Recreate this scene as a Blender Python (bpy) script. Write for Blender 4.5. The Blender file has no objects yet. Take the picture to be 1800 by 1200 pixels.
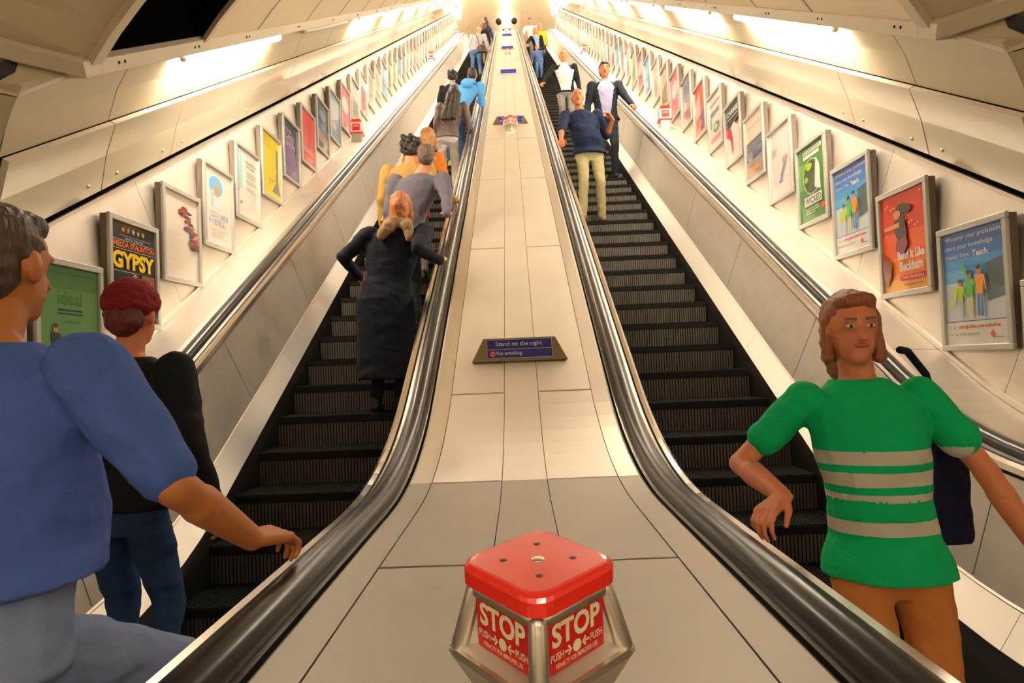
import bpy, math, random
from math import sin, cos, pi, radians, atan, sqrt
from mathutils import Vector as V, Matrix, noise
random.seed(7)
S = bpy.context.scene
COL = S.collection
# ------------------------------------------------------------------ camera, world, exposure
FPX = 1164.0
CZ = 1.26
cam = bpy.data.objects.new('camera', bpy.data.cameras.new('camera'))
COL.objects.link(cam)
cam.data.sensor_width = 36.0
cam.data.lens = 36.0 * FPX / 1800.0
cam.data.clip_start = 0.05
cam.location = (0, 0, CZ)
_p = atan(35.6 / FPX); _y = atan(12.6 / FPX); _r = atan(26 / 655.0)
cam.matrix_world = Matrix.Translation((0, 0, CZ)) @ (Matrix.Rotation(_y, 4, 'Z') @ Matrix.Rotation(pi / 2 + _p, 4, 'X') @ Matrix.Rotation(-_r, 4, 'Z'))
S.camera = cam
w = bpy.data.worlds.new('world'); S.world = w; w.use_nodes = True
w.node_tree.nodes['Background'].inputs[0].default_value = (0.9, 0.75, 0.55, 1)
w.node_tree.nodes['Background'].inputs[1].default_value = 0.06
S.view_settings.view_transform = 'Standard'
S.view_settings.look = 'None'
S.view_settings.gamma = 1.0
S.view_settings.use_curve_mapping = False
S.view_settings.exposure = 1.1
LAMP = 70.0
LAMPCOL = (1.0, 0.88, 0.72, 1)
S.cycles.use_denoising = True
S.cycles.max_bounces = 8
S.cycles.sample_clamp_indirect = 6.0

# ------------------------------------------------------------------ materials
MC = {}
def mat(name, col, rough=0.5, metal=0.0, coat=0.0, emit=0.0, bump=0.0, bscale=40.0, stretch=None, var=0.0, vscale=3.0, spec=0.5, stripe=None):
    if name in MC: return MC[name]
    m = bpy.data.materials.new(name); MC[name] = m; m.use_nodes = True
    nt = m.node_tree; b = nt.nodes['Principled BSDF']; L = nt.links
    b.inputs['Base Color'].default_value = (*col, 1)
    b.inputs['Roughness'].default_value = rough
    b.inputs['Metallic'].default_value = metal
    b.inputs['Specular IOR Level'].default_value = spec
    if coat:
        b.inputs['Coat Weight'].default_value = coat; b.inputs['Coat Roughness'].default_value = 0.06
    if emit:
        b.inputs['Emission Color'].default_value = LAMPCOL; b.inputs['Emission Strength'].default_value = emit
    if bump or var or stretch:
        tc = nt.nodes.new('ShaderNodeTexCoord'); mp = nt.nodes.new('ShaderNodeMapping')
        L.new(tc.outputs['Object'], mp.inputs[0])
        if stretch: mp.inputs['Scale'].default_value = stretch
        n = nt.nodes.new('ShaderNodeTexNoise'); n.inputs['Scale'].default_value = bscale; n.inputs['Detail'].default_value = 4
        L.new(mp.outputs[0], n.inputs['Vector'])
        if bump:
            bp = nt.nodes.new('ShaderNodeBump'); bp.inputs['Strength'].default_value = bump; bp.inputs['Distance'].default_value = 0.02
            L.new(n.outputs[0], bp.inputs['Height']); L.new(bp.outputs[0], b.inputs['Normal'])
        if var:
            n2 = nt.nodes.new('ShaderNodeTexNoise'); n2.inputs['Scale'].default_value = vscale; n2.inputs['Detail'].default_value = 5
            L.new(mp.outputs[0] if stretch else tc.outputs['Object'], n2.inputs['Vector'])
            mx = nt.nodes.new('ShaderNodeMix'); mx.data_type = 'RGBA'
            mx.inputs[6].default_value = (*[c * (1 - var) for c in col], 1); mx.inputs[7].default_value = (*[min(1, c * (1 + var)) for c in col], 1)
            L.new(n2.outputs[0], mx.inputs[0]); L.new(mx.outputs[2], b.inputs['Base Color'])
            mr = nt.nodes.new('ShaderNodeMapRange'); mr.inputs[3].default_value = max(0.03, rough * (1 - var)); mr.inputs[4].default_value = min(1, rough * (1 + var))
            L.new(n2.outputs[0], mr.inputs[0]); L.new(mr.outputs[0], b.inputs['Roughness'])
    return m
CREAM = mat('cream_enamel', (0.64, 0.55, 0.385), 0.25, coat=0.5, bump=.25, bscale=1.6, var=0.06, vscale=1.5)
CREAM2 = mat('cream_enamel_satin', (0.58, 0.49, 0.33), 0.5, var=0.06, vscale=1.5)
CEIL = mat('ceiling_panel', (0.74, 0.61, 0.41), 0.42, var=0.08, vscale=2)
TRIM = mat('painted_trim', (0.58, 0.49, 0.34), 0.45, var=0.08)
GAP = mat('dark_gap', (0.02, 0.018, 0.015), 0.8)
BLACKHOLE = mat('unlit_opening', (0.002, 0.002, 0.002), 1.0, spec=0.0)
STEEL = mat('brushed_steel', (0.66, 0.60, 0.51), 0.38, 1.0, bump=0.05, bscale=60, stretch=(6, 0.15, 0.15), var=0.08, vscale=6)
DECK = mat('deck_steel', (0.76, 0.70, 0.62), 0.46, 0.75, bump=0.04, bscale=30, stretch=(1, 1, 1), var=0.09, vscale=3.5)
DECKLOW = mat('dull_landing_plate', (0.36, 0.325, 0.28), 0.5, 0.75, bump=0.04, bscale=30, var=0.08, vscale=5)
WALLST = mat('poster_wall_steel', (0.76, 0.70, 0.61), 0.42, 0.75, bump=0.06, bscale=8, var=0.12, vscale=4)
PANEL = mat('balustrade_steel', (0.70, 0.65, 0.58), 0.46, 0.8, bump=0.04, bscale=80, stretch=(1, 1, 1), var=0.12, vscale=8)
POLISH = mat('polished_moulding', (0.72, 0.67, 0.60), 0.2, 1.0)
INNER = mat('inner_deck_steel', (0.86, 0.82, 0.76), 0.36, 1.0, bump=0.02, bscale=5)
RUBBER = mat('handrail_rubber', (0.016, 0.015, 0.014), 0.28, spec=0.5)
GUIDE = mat('handrail_guide', (0.22, 0.20, 0.17), 0.35, 1.0)
BRUSH = mat('skirt_brush', (0.012, 0.011, 0.01), 0.9)
TREAD = mat('step_tread', (0.10, 0.088, 0.07), 0.5, 0.4, var=0.3, vscale=14)
RISER = mat('step_riser', (0.008, 0.007, 0.006), 0.8, spec=0.2)
TREADTOP = mat('step_tread_top', (0.008, 0.007, 0.006), 0.8, spec=0.2)
FRAME = mat('poster_frame', (0.50, 0.48, 0.43), 0.38, 0.35, var=0.08)
FRSIDE = mat('poster_frame_edge', (0.16, 0.12, 0.09), 0.5, 0.3)
REDP = mat('red_paint', (0.95, 0.03, 0.012), 0.25, coat=0.3, var=0.05)
REDL = mat('red_plate', (0.72, 0.008, 0.010), 0.3, coat=0.3)
CREAMT = mat('cream_lettering', (0.85, 0.76, 0.50), 0.5)
CAST = mat('cast_metal', (0.64, 0.58, 0.48), 0.33, 0.9, bump=0.05, bscale=60, var=0.2, vscale=18)
BOLT = mat('bolt_recess', (0.10, 0.06, 0.04), 0.5)
CASTP = mat('cast_metal_pale', (0.68, 0.62, 0.54), 0.4, 0.6, var=0.1, vscale=12)
BLUES = mat('sign_blue', (0.012, 0.012, 0.28), 0.3)
BRONZE = mat('sign_bronze', (0.24, 0.18, 0.10), 0.4, 0.6, var=0.15)
WHITE = mat('white_face', (0.8, 0.78, 0.74), 0.5)
FLOORM = mat('landing_floor', (0.12, 0.10, 0.08), 0.6, var=0.2)
TUBE = mat('lamp_tube', (1, 1, 1), 0.5, emit=LAMP)
DEAD = mat('lamp_tube_off', (0.6, 0.55, 0.45), 0.4)

# ------------------------------------------------------------------ mesh helpers
class MB:
    def __init__(s): s.v = []; s.f = []; s.m = []; s.mats = []
    def mi(s, m):
        if m not in s.mats: s.mats.append(m)
        return s.mats.index(m)
    def add(s, vs, fs, m):
        o = len(s.v); s.v += [tuple(p) for p in vs]; k = s.mi(m)
        for f in fs: s.f.append([i + o for i in f]); s.m.append(k)
    def box(s, c, d, m, M=None):
        x, y, z = (q / 2 for q in d); vs = []
        for a in (-x, x):
            for b in (-y, y):
                for e in (-z, z):
                    p = V((a, b, e)); p = M @ p if M else p
                    vs.append(p + V(c))
        s.add(vs, [(0, 1, 3, 2), (4, 6, 7, 5), (0, 4, 5, 1), (2, 3, 7, 6), (0, 2, 6, 4), (1, 5, 7, 3)], m)
    def loft(s, rings, m, cap=True, closed=True):
        n = len(rings[0]); vs = [p for r in rings for p in r]; fs = []
        for i in range(len(rings) - 1):
            for j in range(n if closed else n - 1):
                k = (j + 1) % n
                fs.append((i * n + j, i * n + k, (i + 1) * n + k, (i + 1) * n + j))
        if cap and closed:
            fs.append(tuple(range(n))[::-1]); fs.append(tuple((len(rings) - 1) * n + j for j in range(n)))
        s.add(vs, fs, m)
    def cap(s, p0, p1, r0, r1, m, n=12):
        p0, p1 = V(p0), V(p1); d = p1 - p0
        L = d.length; d = d / L if L > 1e-6 else V((0, 0, 1))
        a = d.orthogonal().normalized(); b = d.cross(a)
        rings = []
        def ring(c, r): rings.append([c + (a * cos(2 * pi * k / n) + b * sin(2 * pi * k / n)) * r for k in range(n)])
        for t in (80, 55, 28): ring(p0 - d * r0 * sin(radians(t)), r0 * cos(radians(t)))
        ring(p0, r0); ring(p1, r1)
        for t in (28, 55, 80): ring(p1 + d * r1 * sin(radians(t)), r1 * cos(radians(t)))
        s.loft(rings, m)
    def ell(s, c, r, m, M=None, n=16, k=10):
        c = V(c); rings = []
        for i in range(k + 1):
            t = -pi / 2 + pi * (i + 0.02 * (i == 0) - 0.02 * (i == k)) / k
            ring = []
            for j in range(n):
                p = V((r[0] * cos(t) * cos(2 * pi * j / n), r[1] * cos(t) * sin(2 * pi * j / n), r[2] * sin(t)))
                ring.append((M @ p if M else p) + c)
            rings.append(ring)
        s.loft(rings, m)
    def tube(s, pts, r, m, n=10):
        for a, b in zip(pts, pts[1:]): s.cap(a, b, r, r, m, n)
    def poly(s, pts, m): s.add(pts, [tuple(range(len(pts)))], m)
    def prism(s, pts, off, m):
        n = len(pts); o = V(off); vs = [V(p) for p in pts] + [V(p) + o for p in pts]
        fs = [tuple(range(n))[::-1], tuple(range(n, 2 * n))] + [(i, (i + 1) % n, n + (i + 1) % n, n + i) for i in range(n)]
        s.add(vs, fs, m)
    def mesh(s, name):
        me = bpy.data.meshes.new(name); me.from_pydata(s.v, [], s.f)
        for m in s.mats: me.materials.append(m)
        me.polygons.foreach_set('material_index', s.m); me.update()
        return me
    def build(s, name, parent=None, smooth=False, bevel=0, loc=None, fixn=True):
        me = s.mesh(name)
        if fixn:
            import bmesh
            bm = bmesh.new(); bm.from_mesh(me); bmesh.ops.recalc_face_normals(bm, faces=bm.faces); bm.to_mesh(me); bm.free()
        if smooth: me.polygons.foreach_set('use_smooth', [True] * len(me.polygons))
        o = bpy.data.objects.new(name, me); COL.objects.link(o)
        if parent: o.parent = parent
        if loc: o.location = loc
        if bevel:
            b = o.modifiers.new('b', 'BEVEL'); b.width = bevel; b.segments = 2; b.limit_method = 'ANGLE'
        return o
def tag(o, label=None, cat=None, group=None, kind=None):
    if label: o['label'] = label
    if cat: o['category'] = cat
    if group: o['group'] = group
    if kind: o['kind'] = kind
    return o
def empty(name, loc, label=None, cat=None, group=None):
    o = bpy.data.objects.new(name, None); COL.objects.link(o); o.location = loc; o.empty_display_size = 0.1
    return tag(o, label, cat, group)
def struct(o, label): o['kind'] = 'structure'; o['label'] = label; return o
def world_children(root):   # shift meshes built in world coordinates into the root's frame
    for c in root.children:
        c.location = V(c.location) - V(root.location)
_tc = {}
def text_tris(txt, bold=0.0):
    key = (txt, bold)
    if key in _tc: return _tc[key]
    cu = bpy.data.curves.new('t', 'FONT'); cu.body = txt; cu.size = 1.0; cu.offset = bold; cu.resolution_u = 3
    ob = bpy.data.objects.new('t', cu); COL.objects.link(ob)
    dg = bpy.context.evaluated_depsgraph_get(); me = ob.evaluated_get(dg).to_mesh()
    vs = [v.co.copy() for v in me.vertices]; fs = [tuple(p.vertices) for p in me.polygons]
    ob.evaluated_get(dg).to_mesh_clear(); bpy.data.objects.remove(ob); bpy.data.curves.remove(cu)
    x0 = min(v.x for v in vs); x1 = max(v.x for v in vs); y0 = min(v.y for v in vs); y1 = max(v.y for v in vs)
    _tc[key] = (vs, fs, x0, x1, y0, y1); return _tc[key]
def put_text(mb, txt, place, x, y, wid, hgt, m, bold=0.0):
    """fit the text into the box wid x hgt with its lower-left corner at (x, y); place maps (x, y) to 3D"""
    vs, fs, x0, x1, y0, y1 = text_tris(txt, bold)
    mb.add([place(x + (v.x - x0) / (x1 - x0) * wid, y + (v.y - y0) / (y1 - y0) * hgt) for v in vs], fs, m)

# ------------------------------------------------------------------ the path: flat landing, curve, 30 degree incline, curve, upper landing
C30, S30 = cos(pi / 6), 0.5
YC = (2.7 / C30 - CZ) / math.tan(pi / 6)
R1 = 3.3; Y0 = YC - R1 * math.tan(pi / 12)
SA = (Y0 + R1 * S30) * C30 + (R1 - R1 * C30 - CZ) * S30
L1 = R1 * pi / 6
ST = 35.4; R2 = 3.0; L2 = R2 * pi / 6
def frame(s):
    if s >= SA:
        if s <= ST: return (s * C30 + 2.7 * S30, CZ + s * S30 - 2.7 * C30, pi / 6)
        y = ST * C30 + 2.7 * S30; z = CZ + ST * S30 - 2.7 * C30
        f = min(1, (s - ST) / L2) * pi / 6; a = pi / 6 - f
        y += R2 * (S30 - sin(a)); z += R2 * (cos(a) - C30)
        if s > ST + L2: y += s - ST - L2
        return (y, z, a)
    if s >= SA - L1:
        a = pi / 6 * (1 - (SA - s) / L1)
        return (Y0 + R1 * sin(a), R1 - R1 * cos(a), a)
    return (Y0 - (SA - L1 - s), 0.0, 0.0)
def pt(u, n, s):
    y, z, a = frame(s); return V((u, y - n * sin(a), z + n * cos(a)))
def sy(y):  # path parameter of a given y on the flat part
    return SA - L1 - (Y0 - y)
FLAT0 = sy(-2.5)
def stations(a, b):
    out = [a]
    k = SA - L1
    while k < SA + 0.01:
        if a < k < b: out.append(k)
        k += L1 / 10
    for q in (SA, 8, 14, 20, 26, ST):
        if a < q < b and q > out[-1] + 1e-3: out.append(q)
    k = ST + L2 / 5
    while k < ST + L2 + 0.01:
        if a < k < b: out.append(k)
        k += L2 / 5
    out.append(b); return out
def sweep(mb, prof, a, b, m, closed=True, side=1):
    mb.loft([[pt(u * side, n, s) for u, n in prof] for s in stations(a, b)], m, cap=closed, closed=closed)
def panels(mb, prof, joints, m, side=1, gap=0.006):
    for a, b in zip(joints, joints[1:]): sweep(mb, prof, a + gap / 2, b - gap / 2, m, True, side)
def thick(prof, t):  # closed profile with thickness t on the outer side (towards +u/down by hand-made normal)
    out = []
    for i, (u, n) in enumerate(prof):
        a = prof[max(0, i - 1)]; b = prof[min(len(prof) - 1, i + 1)]
        du, dn = b[0] - a[0], b[1] - a[1]; l = sqrt(du * du + dn * dn)
        out.append((u + dn / l * t, n - du / l * t))
    return prof + out[::-1]
SEND = ST + L2 + 3.0
J = [3.06, 4.0, 4.95, 6.37, 7.8, 9.25]
while J[-1] < 35.0: J.append(J[-1] + 1.45)
J[-1] = min(J[-1], 35.8)
JL = [FLAT0, sy(-1.2), sy(0.3), sy(1.6)] + [3.35]
while JL[-1] < SEND - 2.3: JL.append(JL[-1] + 2.0)
JL.append(SEND)
CN, CR = 0.55, 2.76   # tunnel circle centre height and radius
def circ(u): return CN + sqrt(CR * CR - u * u)

# ------------------------------------------------------------------ tunnel shell
for side, nm in ((-1, 'left'), (1, 'right')):
    mb = MB()
    wj = [sy(-2.5), sy(-0.9), sy(0.4), sy(1.6), 2.75, 4.42, 6.1]
    while wj[-1] < 35: wj.append(wj[-1] + 1.68)
    panels(mb, [(2.45, .70), (2.52, 1.655), (2.56, 1.655), (2.49, .70)], wj, WALLST, side, 0.005)
    panels(mb, [(2.455, .735), (2.435, .738), (2.437, .762), (2.457, .765)], [FLAT0, 36], WALLST, side, 0.0)
    sweep(mb, [(2.515, 1.655), (2.498, 1.655), (2.498, 1.675), (2.515, 1.675)], FLAT0, 35.8, STEEL, True, side)
    sweep(mb, [(2.60, .6), (2.60, 2.0), (2.37, 2.16), (2.18, 2.45), (2.20, 2.5), (2.40, 2.2), (2.64, 2.02), (2.64, .6)], 3.0, 35.8, GAP, True, side)
    # lower band of cream panels with a lit lip on top
    panels(mb, thick([(2.50, 1.705), (2.40, 1.91), (2.288, 2.085)], 0.03), J, CREAM, side, 0.012)
    # upper band
    panels(mb, thick([(2.325, 2.105), (2.22, 2.27), (2.105, 2.40)], 0.02), J, CREAM2, side, 0.010)
    # screws on the lower band
    for j in J[1:9]:
        for d in (-0.16, 0.16):
            p = pt(2.468 * side, 1.77, j + d); mb.ell(p, (0.013, 0.013, 0.013), STEEL, n=8, k=4)
    struct(mb.build('wall_' + nm), 'steel wall carrying posters under two bands of cream panels, %s side' % nm)
    # trim
    mb = MB()
    sweep(mb, [(2.13, 2.395), (1.985, 2.395), (1.975, 2.465), (2.0, 2.49), (2.13, 2.47)], 3.5, 35.9, TRIM, True, side)
    for j in J[:8]:
        for d in (0.1, 0.16): mb.ell(pt(1.98 * side, 2.435, j + d + 0.5), (0.009, 0.009, 0.009), GAP, n=8, k=4)
    # flared part at the foot of the incline
    c0 = pt(2.0 * side, 2.43, 3.35)
    dirf = V((side * 0.7, -0.72, 0)).normalized()
    e = V((side * 0.72, 0.7, 0)).normalized()
    tp = [(2.13, 2.395), (1.985, 2.395), (1.975, 2.465), (2.0, 2.49), (2.13, 2.47)]
    cr = [pt(u * side, n, 3.35 + (u - 1.98) * .35) for u, n in tp]
    mb.loft([[p + dirf * 3.0 for p in cr], cr, [pt(u * side, n, 3.5) for u, n in tp]], TRIM)
    struct(mb.build('trim_1' if side < 0 else 'trim_2', bevel=0.006), 'cream painted cornice rail above the lamps on the %s' % nm)
    # flared portal wall below the trim, towards the lower hall
    mb = MB()
    a0 = pt(2.13 * side, 2.36, 3.04); a1 = pt(2.33 * side, 2.1, 3.04); a2 = pt(2.5 * side, 1.7, 3.04)
    a0.z = a0.z
    dd = V((side * 0.9, -0.9, 0)) * 2.4
    mb.prism([a0, a1, a1 + dd, a0 + dd], V((side * .02, .02, 0)), CREAM2)
    mb.prism([a1 + V((0, 0, -.03)), a2, a2 + dd, a1 + dd + V((0, 0, -.03))], V((side * .02, .02, 0)), CREAM)
    s0 = c0 + V((side * .06, 0, -.035))
    d2 = V((side * 0.7, -0.72, 0)).normalized() * 3.0
    mb.prism([s0, a0 + V((0, .02, .01)), a0 + V((0, .02, .01)) + dd, s0 + d2], V((0, 0, .02)), TRIM)
    mb.prism([s0 + V((0, 0, .05)), s0 + V((side * 2, 0, .05)), s0 + V((side * 2, -2.2, .05)), s0 + d2 + V((0, 0, .05))], V((0, 0, .02)), CEIL)
    struct(mb.build('wall_hall_' + nm), 'cream panelled wall flaring into the lower hall, %s side' % nm)

# ceiling: curved panels between ribs, with one dark opening on the left
us = [sin(radians(a)) * CR for a in range(-46, 47, 4)]
us = [-1.995] + [u for u in us if abs(u) < 1.99] + [1.995]
mb = MB()
CJ = [3.46, 4.78, 5.85, 7.3]
while CJ[-1] < 34.5: CJ.append(CJ[-1] + 1.45)
CJ.append(35.9)
for k, (a, b) in enumerate(zip(CJ, CJ[1:])):
    for i in range(len(us) - 1):
        hole = (k == 0 and us[i + 1] < -0.75)
        p = [(us[i], circ(us[i])), (us[i + 1], circ(us[i + 1])), (us[i + 1], circ(us[i + 1]) + .03), (us[i], circ(us[i]) + .03)]
        if not hole: sweep(mb, p, a + .006, b - .006, CEIL)
        sweep(mb, [(p[0][0], p[0][1] + .04), (p[1][0], p[1][1] + .04), (p[1][0], p[1][1] + .05), (p[0][0], p[0][1] + .05)], a, b, GAP) if not hole else None
    # ribs at the joints
    wd, pr = (.05, .03) if k == 0 else (.018, .008)
    mb.loft([[pt(u, circ(u) - pr, b_) for b_ in (a - wd, a + wd)] + [pt(u, circ(u) + .01, b_) for b_ in (a + wd, a - wd)] for u in us], TRIM)
wd = .03
mb.loft([[pt(u, circ(u) - .025, b_) for b_ in (4.78 - wd, 4.78 + wd)] + [pt(u, circ(u) + .01, b_) for b_ in (4.78 + wd, 4.78 - wd)] for u in us if u < -0.7], TRIM)
# recess behind the dark opening
hu = [u for u in us if u < -0.6]
mb.loft([[pt(u, circ(u) + .9, s) for s in (3.45, 4.9)] for u in [-2.05] + hu + [-.6]], BLACKHOLE, cap=False, closed=False)
for s in (3.47, 4.78): mb.loft([[pt(u, circ(u) + q, s) for q in (.02, .92)] for u in hu], BLACKHOLE, cap=False, closed=False)
for u in (-2.02, -.66): mb.poly([pt(u, circ(max(u, -2.0)) - .02, 3.45), pt(u, circ(max(u, -2.0)) - .02, 4.9), pt(u, circ(max(u, -2.0)) + .95, 4.9), pt(u, circ(max(u, -2.0)) + .95, 3.45)], BLACKHOLE)
# lower part widening into the hall
rings = []
for d in (0, .7, 1.6, 3.0, 5.5):
    f = 1 + min(d, 1.6) / 2.0
    rings.append([V((u * f, pt(u, circ(u), 3.44).y - d, pt(u, circ(u), 3.44).z)) for u in us])
mb.loft(rings, CEIL, cap=False, closed=False)
struct(mb.build('ceiling', smooth=False), 'curved ceiling of cream panels with a dark opening on the left')

# lower hall behind the viewer
mb = MB()
mb.box((0, -3.1, .9), (9, .1, 3.2), CREAM2)
struct(mb.build('wall_back'), 'plain cream wall of the lower hall')
for side, nm in ((-1, 'left'), (1, 'right')):
    mb = MB(); mb.box((side * 4.3, -.9, .9), (.1, 4.4, 3.4), CREAM2)
    struct(mb.build('wall_hall_side_' + nm), 'plain cream side wall of the lower hall, %s' % nm)
mb = MB(); mb.box((0, .45, -.23), (9, 5.2, .1), FLOORM)
struct(mb.build('floor'), 'dark landing floor at the foot of the escalators')

# upper concourse
TOP = frame(ST + L2 + .1)
TY, TZ = TOP[0], TOP[1]
mb = MB()
arc = [(2.9 * cos(radians(a)), TZ + .55 + 2.75 * sin(radians(a))) for a in range(-12, 193, 6)]
mb.loft([[V((x, y, z)) for x, z in arc] for y in (TY - 1.2, TY + 1.6)], CEIL, cap=False, closed=False)
mb.loft([[V((x * .99, y, TZ + .55 + (z - TZ - .55) * .99)) for x, z in arc] + [V((x * 1.02, y, TZ + .55 + (z - TZ - .55) * 1.02)) for x, z in arc[::-1]] for y in (TY + 1.6, TY + 1.68)], TRIM)
mb.loft([[V((x, y, z)) for x, z in arc] for y in (TY + 1.68, TY + 9)], CEIL, cap=False, closed=False)
mb.poly([V((x, TY + 9, z)) for x, z in arc], CREAM2)
# shoulder closing the gap between the inclined tunnel and the concourse
rr = []
for a in range(0, 181, 10):
    x = 2.9 * cos(radians(a)); z = TZ + .55 + 2.75 * sin(radians(a))
    u = max(-2.5, min(2.5, 2.5 * cos(radians(a))))
    n = CN + sqrt(max(0, CR * CR - u * u)); q = pt(u, n, 35.8)
    rr.append([q, V((x, TY - 1.2, z))])
mb.loft(rr, CEIL, cap=False, closed=False)
struct(mb.build('wall_upper'), 'cream vaulted upper concourse at the head of the escalators')
mb = MB(); mb.box((0, TY + 5.6, TZ - .1), (6, 8, .1), FLOORM)
struct(mb.build('floor_upper'), 'floor of the upper concourse')
ORD = ['first', 'second', 'third', 'fourth', 'fifth', 'sixth', 'seventh', 'eighth', 'ninth', 'tenth', 'eleventh', 'twelfth', 'thirteenth', 'fourteenth', 'fifteenth', 'sixteenth', 'seventeenth', 'eighteenth', 'nineteenth']
TENS = {20: 'twentieth', 30: 'thirtieth', 40: 'fortieth', 50: 'fiftieth'}
TN = {20: 'twenty', 30: 'thirty', 40: 'forty', 50: 'fifty'}
def ordn(i):  # 1-based
    if i < 20: return ORD[i - 1]
    t = i // 10 * 10
    return TENS[t] if i == t else TN[t] + '-' + ORD[i - t - 1]

def lamp(name, p0, p1, r, label, cat, group, m=TUBE, box=None):
    root = empty(name, (V(p0) + V(p1)) / 2, label, cat, group)
    mb = MB(); mb.cap(p0, p1, r, r, m, 8); mb.build('tube', root, smooth=True)
    d = (V(p1) - V(p0)).normalized()
    for e, sg in ((V(p0), -1), (V(p1), 1)):
        mb = MB(); mb.cap(e + d * sg * .012, e + d * sg * .03, r * .7, r * .7, TRIM, 8); mb.build('end_cap', root)
    world_children(root); return root
for side, nm in ((-1, 'left'), (1, 'right')):
    for k in range(11):
        a = 4.62 + 2.9 * k; b = a + 1.98
        off = (side < 0 and k == 1)
        lamp('fluorescent_lamp', pt(2.07 * side, 2.372, a), pt(2.07 * side, 2.372, b), .03,
             ('unlit grey fluorescent tube under the left cornice, above the purple and bright red posters' if off else 'lit fluorescent tube under the %s cornice, %s from the foot' % (nm, ordn(k + 1))),
             'lamp', 'fluorescent tubes under the cornices', DEAD if off else TUBE)
TUBE2 = mat('lamp_tube_bright', (1, 1, 1), 0.5, emit=LAMP * 0.3)
TUBE3 = mat('lamp_tube_dim', (1, 1, 1), 0.5, emit=LAMP * 0.9)
for k in range(3):
    y = TY - .6 + 2.1 * k
    lamp('ceiling_lamp', (0, y, TZ + 3.2), (0, y + 1.8, TZ + 3.2), .05, 'lit strip lamp along the crown of the upper concourse ceiling, %s from the escalators' % ordn(k + 1), 'lamp', 'upper concourse strip lamps', TUBE2)
for sx in (-1, 1):  # added glowing tubes imitate the bright reflections and lit wall at the head
    lamp('wall_lamp', (sx * 2.35, TY - .9, TZ + 1.6), (sx * 2.35, TY - .9, TZ + 2.6), .10, 'added upright glow imitating bright reflections at the escalator head, %s side' % ('left' if sx < 0 else 'right'), 'lamp', 'added glows at the head', TUBE2)
# lower hall lamps (behind the viewer)
for sx in (-1, 1):
    lamp('hall_lamp', (sx * 1.1, -2.9, 2.35), (sx * 1.1, -1.7, 2.35), .03, 'strip lamp under the lower hall ceiling, %s' % ('left' if sx < 0 else 'right'), 'lamp', 'hall lamps', TUBE3)
for sx in (-1, 1):
    mb = MB(); c = V((sx * .42, TY + 2.4, TZ + 2.98))
    root = empty('ceiling_speaker', c, 'round dark speaker under the upper vault, %s of the strip lamp' % ('left' if sx < 0 else 'right'), 'speaker', 'dark ceiling speakers')
    mb.cap(c, c + V((0, -.12, -.02)), .15, .17, GAP, 16); mb.build('horn', root, smooth=True)
    mb = MB(); mb.box(c + V((0, 0, .17)), (.05, .05, .14), TRIM); mb.build('bracket', root)
    world_children(root)
# little yellow tag on the left soffit
mb = MB(); c = pt(-2.13, 2.36, 3.04) + V((-.15, -.12, .05)); mb.box(c, (.09, .03, .012), mat('yellow_tag', (.65, .36, .02), .4)); mb.box(c + V((0, 0, .008)), (.12, .04, .008), TRIM)
tag(mb.build('yellow_tag'), 'small yellow tag under the cornice at the upper left corner', 'tag')

# ------------------------------------------------------------------ decking
DJ = [FLAT0, sy(-1.0), sy(.4), sy(1.69), sy(2.2) + .62, 3.04]
while DJ[-1] < SEND - 2.3: DJ.append(DJ[-1] + 2.26)
DJ.append(SEND)
root = empty('centre_decking', (0, 2, .75), 'flat brushed steel decking between the two escalators', 'decking')
mb = MB()
DS = 4
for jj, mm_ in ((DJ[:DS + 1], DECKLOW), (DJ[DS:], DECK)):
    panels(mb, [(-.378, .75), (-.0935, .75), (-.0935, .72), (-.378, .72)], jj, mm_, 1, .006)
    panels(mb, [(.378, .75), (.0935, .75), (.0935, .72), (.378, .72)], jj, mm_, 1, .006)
for j in DJ[3:14]:
    for sx in (-1, 1): sweep(mb, [(sx * .1, .7512), (sx * .378, .7512), (sx * .378, .7505), (sx * .1, .7505)], j + .004, j + .010, POLISH)
mb.build('side_plates', root)
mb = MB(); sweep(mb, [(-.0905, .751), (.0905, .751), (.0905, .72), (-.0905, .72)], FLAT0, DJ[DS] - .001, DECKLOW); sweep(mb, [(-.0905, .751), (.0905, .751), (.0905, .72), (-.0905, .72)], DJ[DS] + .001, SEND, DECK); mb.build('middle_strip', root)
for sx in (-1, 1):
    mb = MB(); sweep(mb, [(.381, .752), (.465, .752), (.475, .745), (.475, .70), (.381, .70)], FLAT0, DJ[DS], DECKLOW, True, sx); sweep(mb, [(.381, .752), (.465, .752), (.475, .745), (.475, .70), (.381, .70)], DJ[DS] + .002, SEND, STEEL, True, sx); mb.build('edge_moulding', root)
mb = MB(); sweep(mb, [(-.5, .70), (.5, .70), (.5, .2), (-.5, .2)], FLAT0, SEND, GAP); mb.build('core', root)
world_children(root)
for side, nm in ((-1, 'left'), (1, 'right')):
    root = empty('outer_decking', (side * 2.3, 2, .75), 'sloping brushed steel ledge between the %s handrail and the poster wall' % nm, 'decking')
    mb = MB(); panels(mb, [(2.17, .75), (2.45, .735), (2.45, .70), (2.17, .70)], JL, DECK, side, .006); mb.build('plates', root)
    mb = MB(); sweep(mb, [(2.125, .745), (2.168, .751), (2.168, .70), (2.125, .70)], FLAT0, SEND, STEEL, True, side); mb.build('edge_moulding', root)
    world_children(root)

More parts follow.
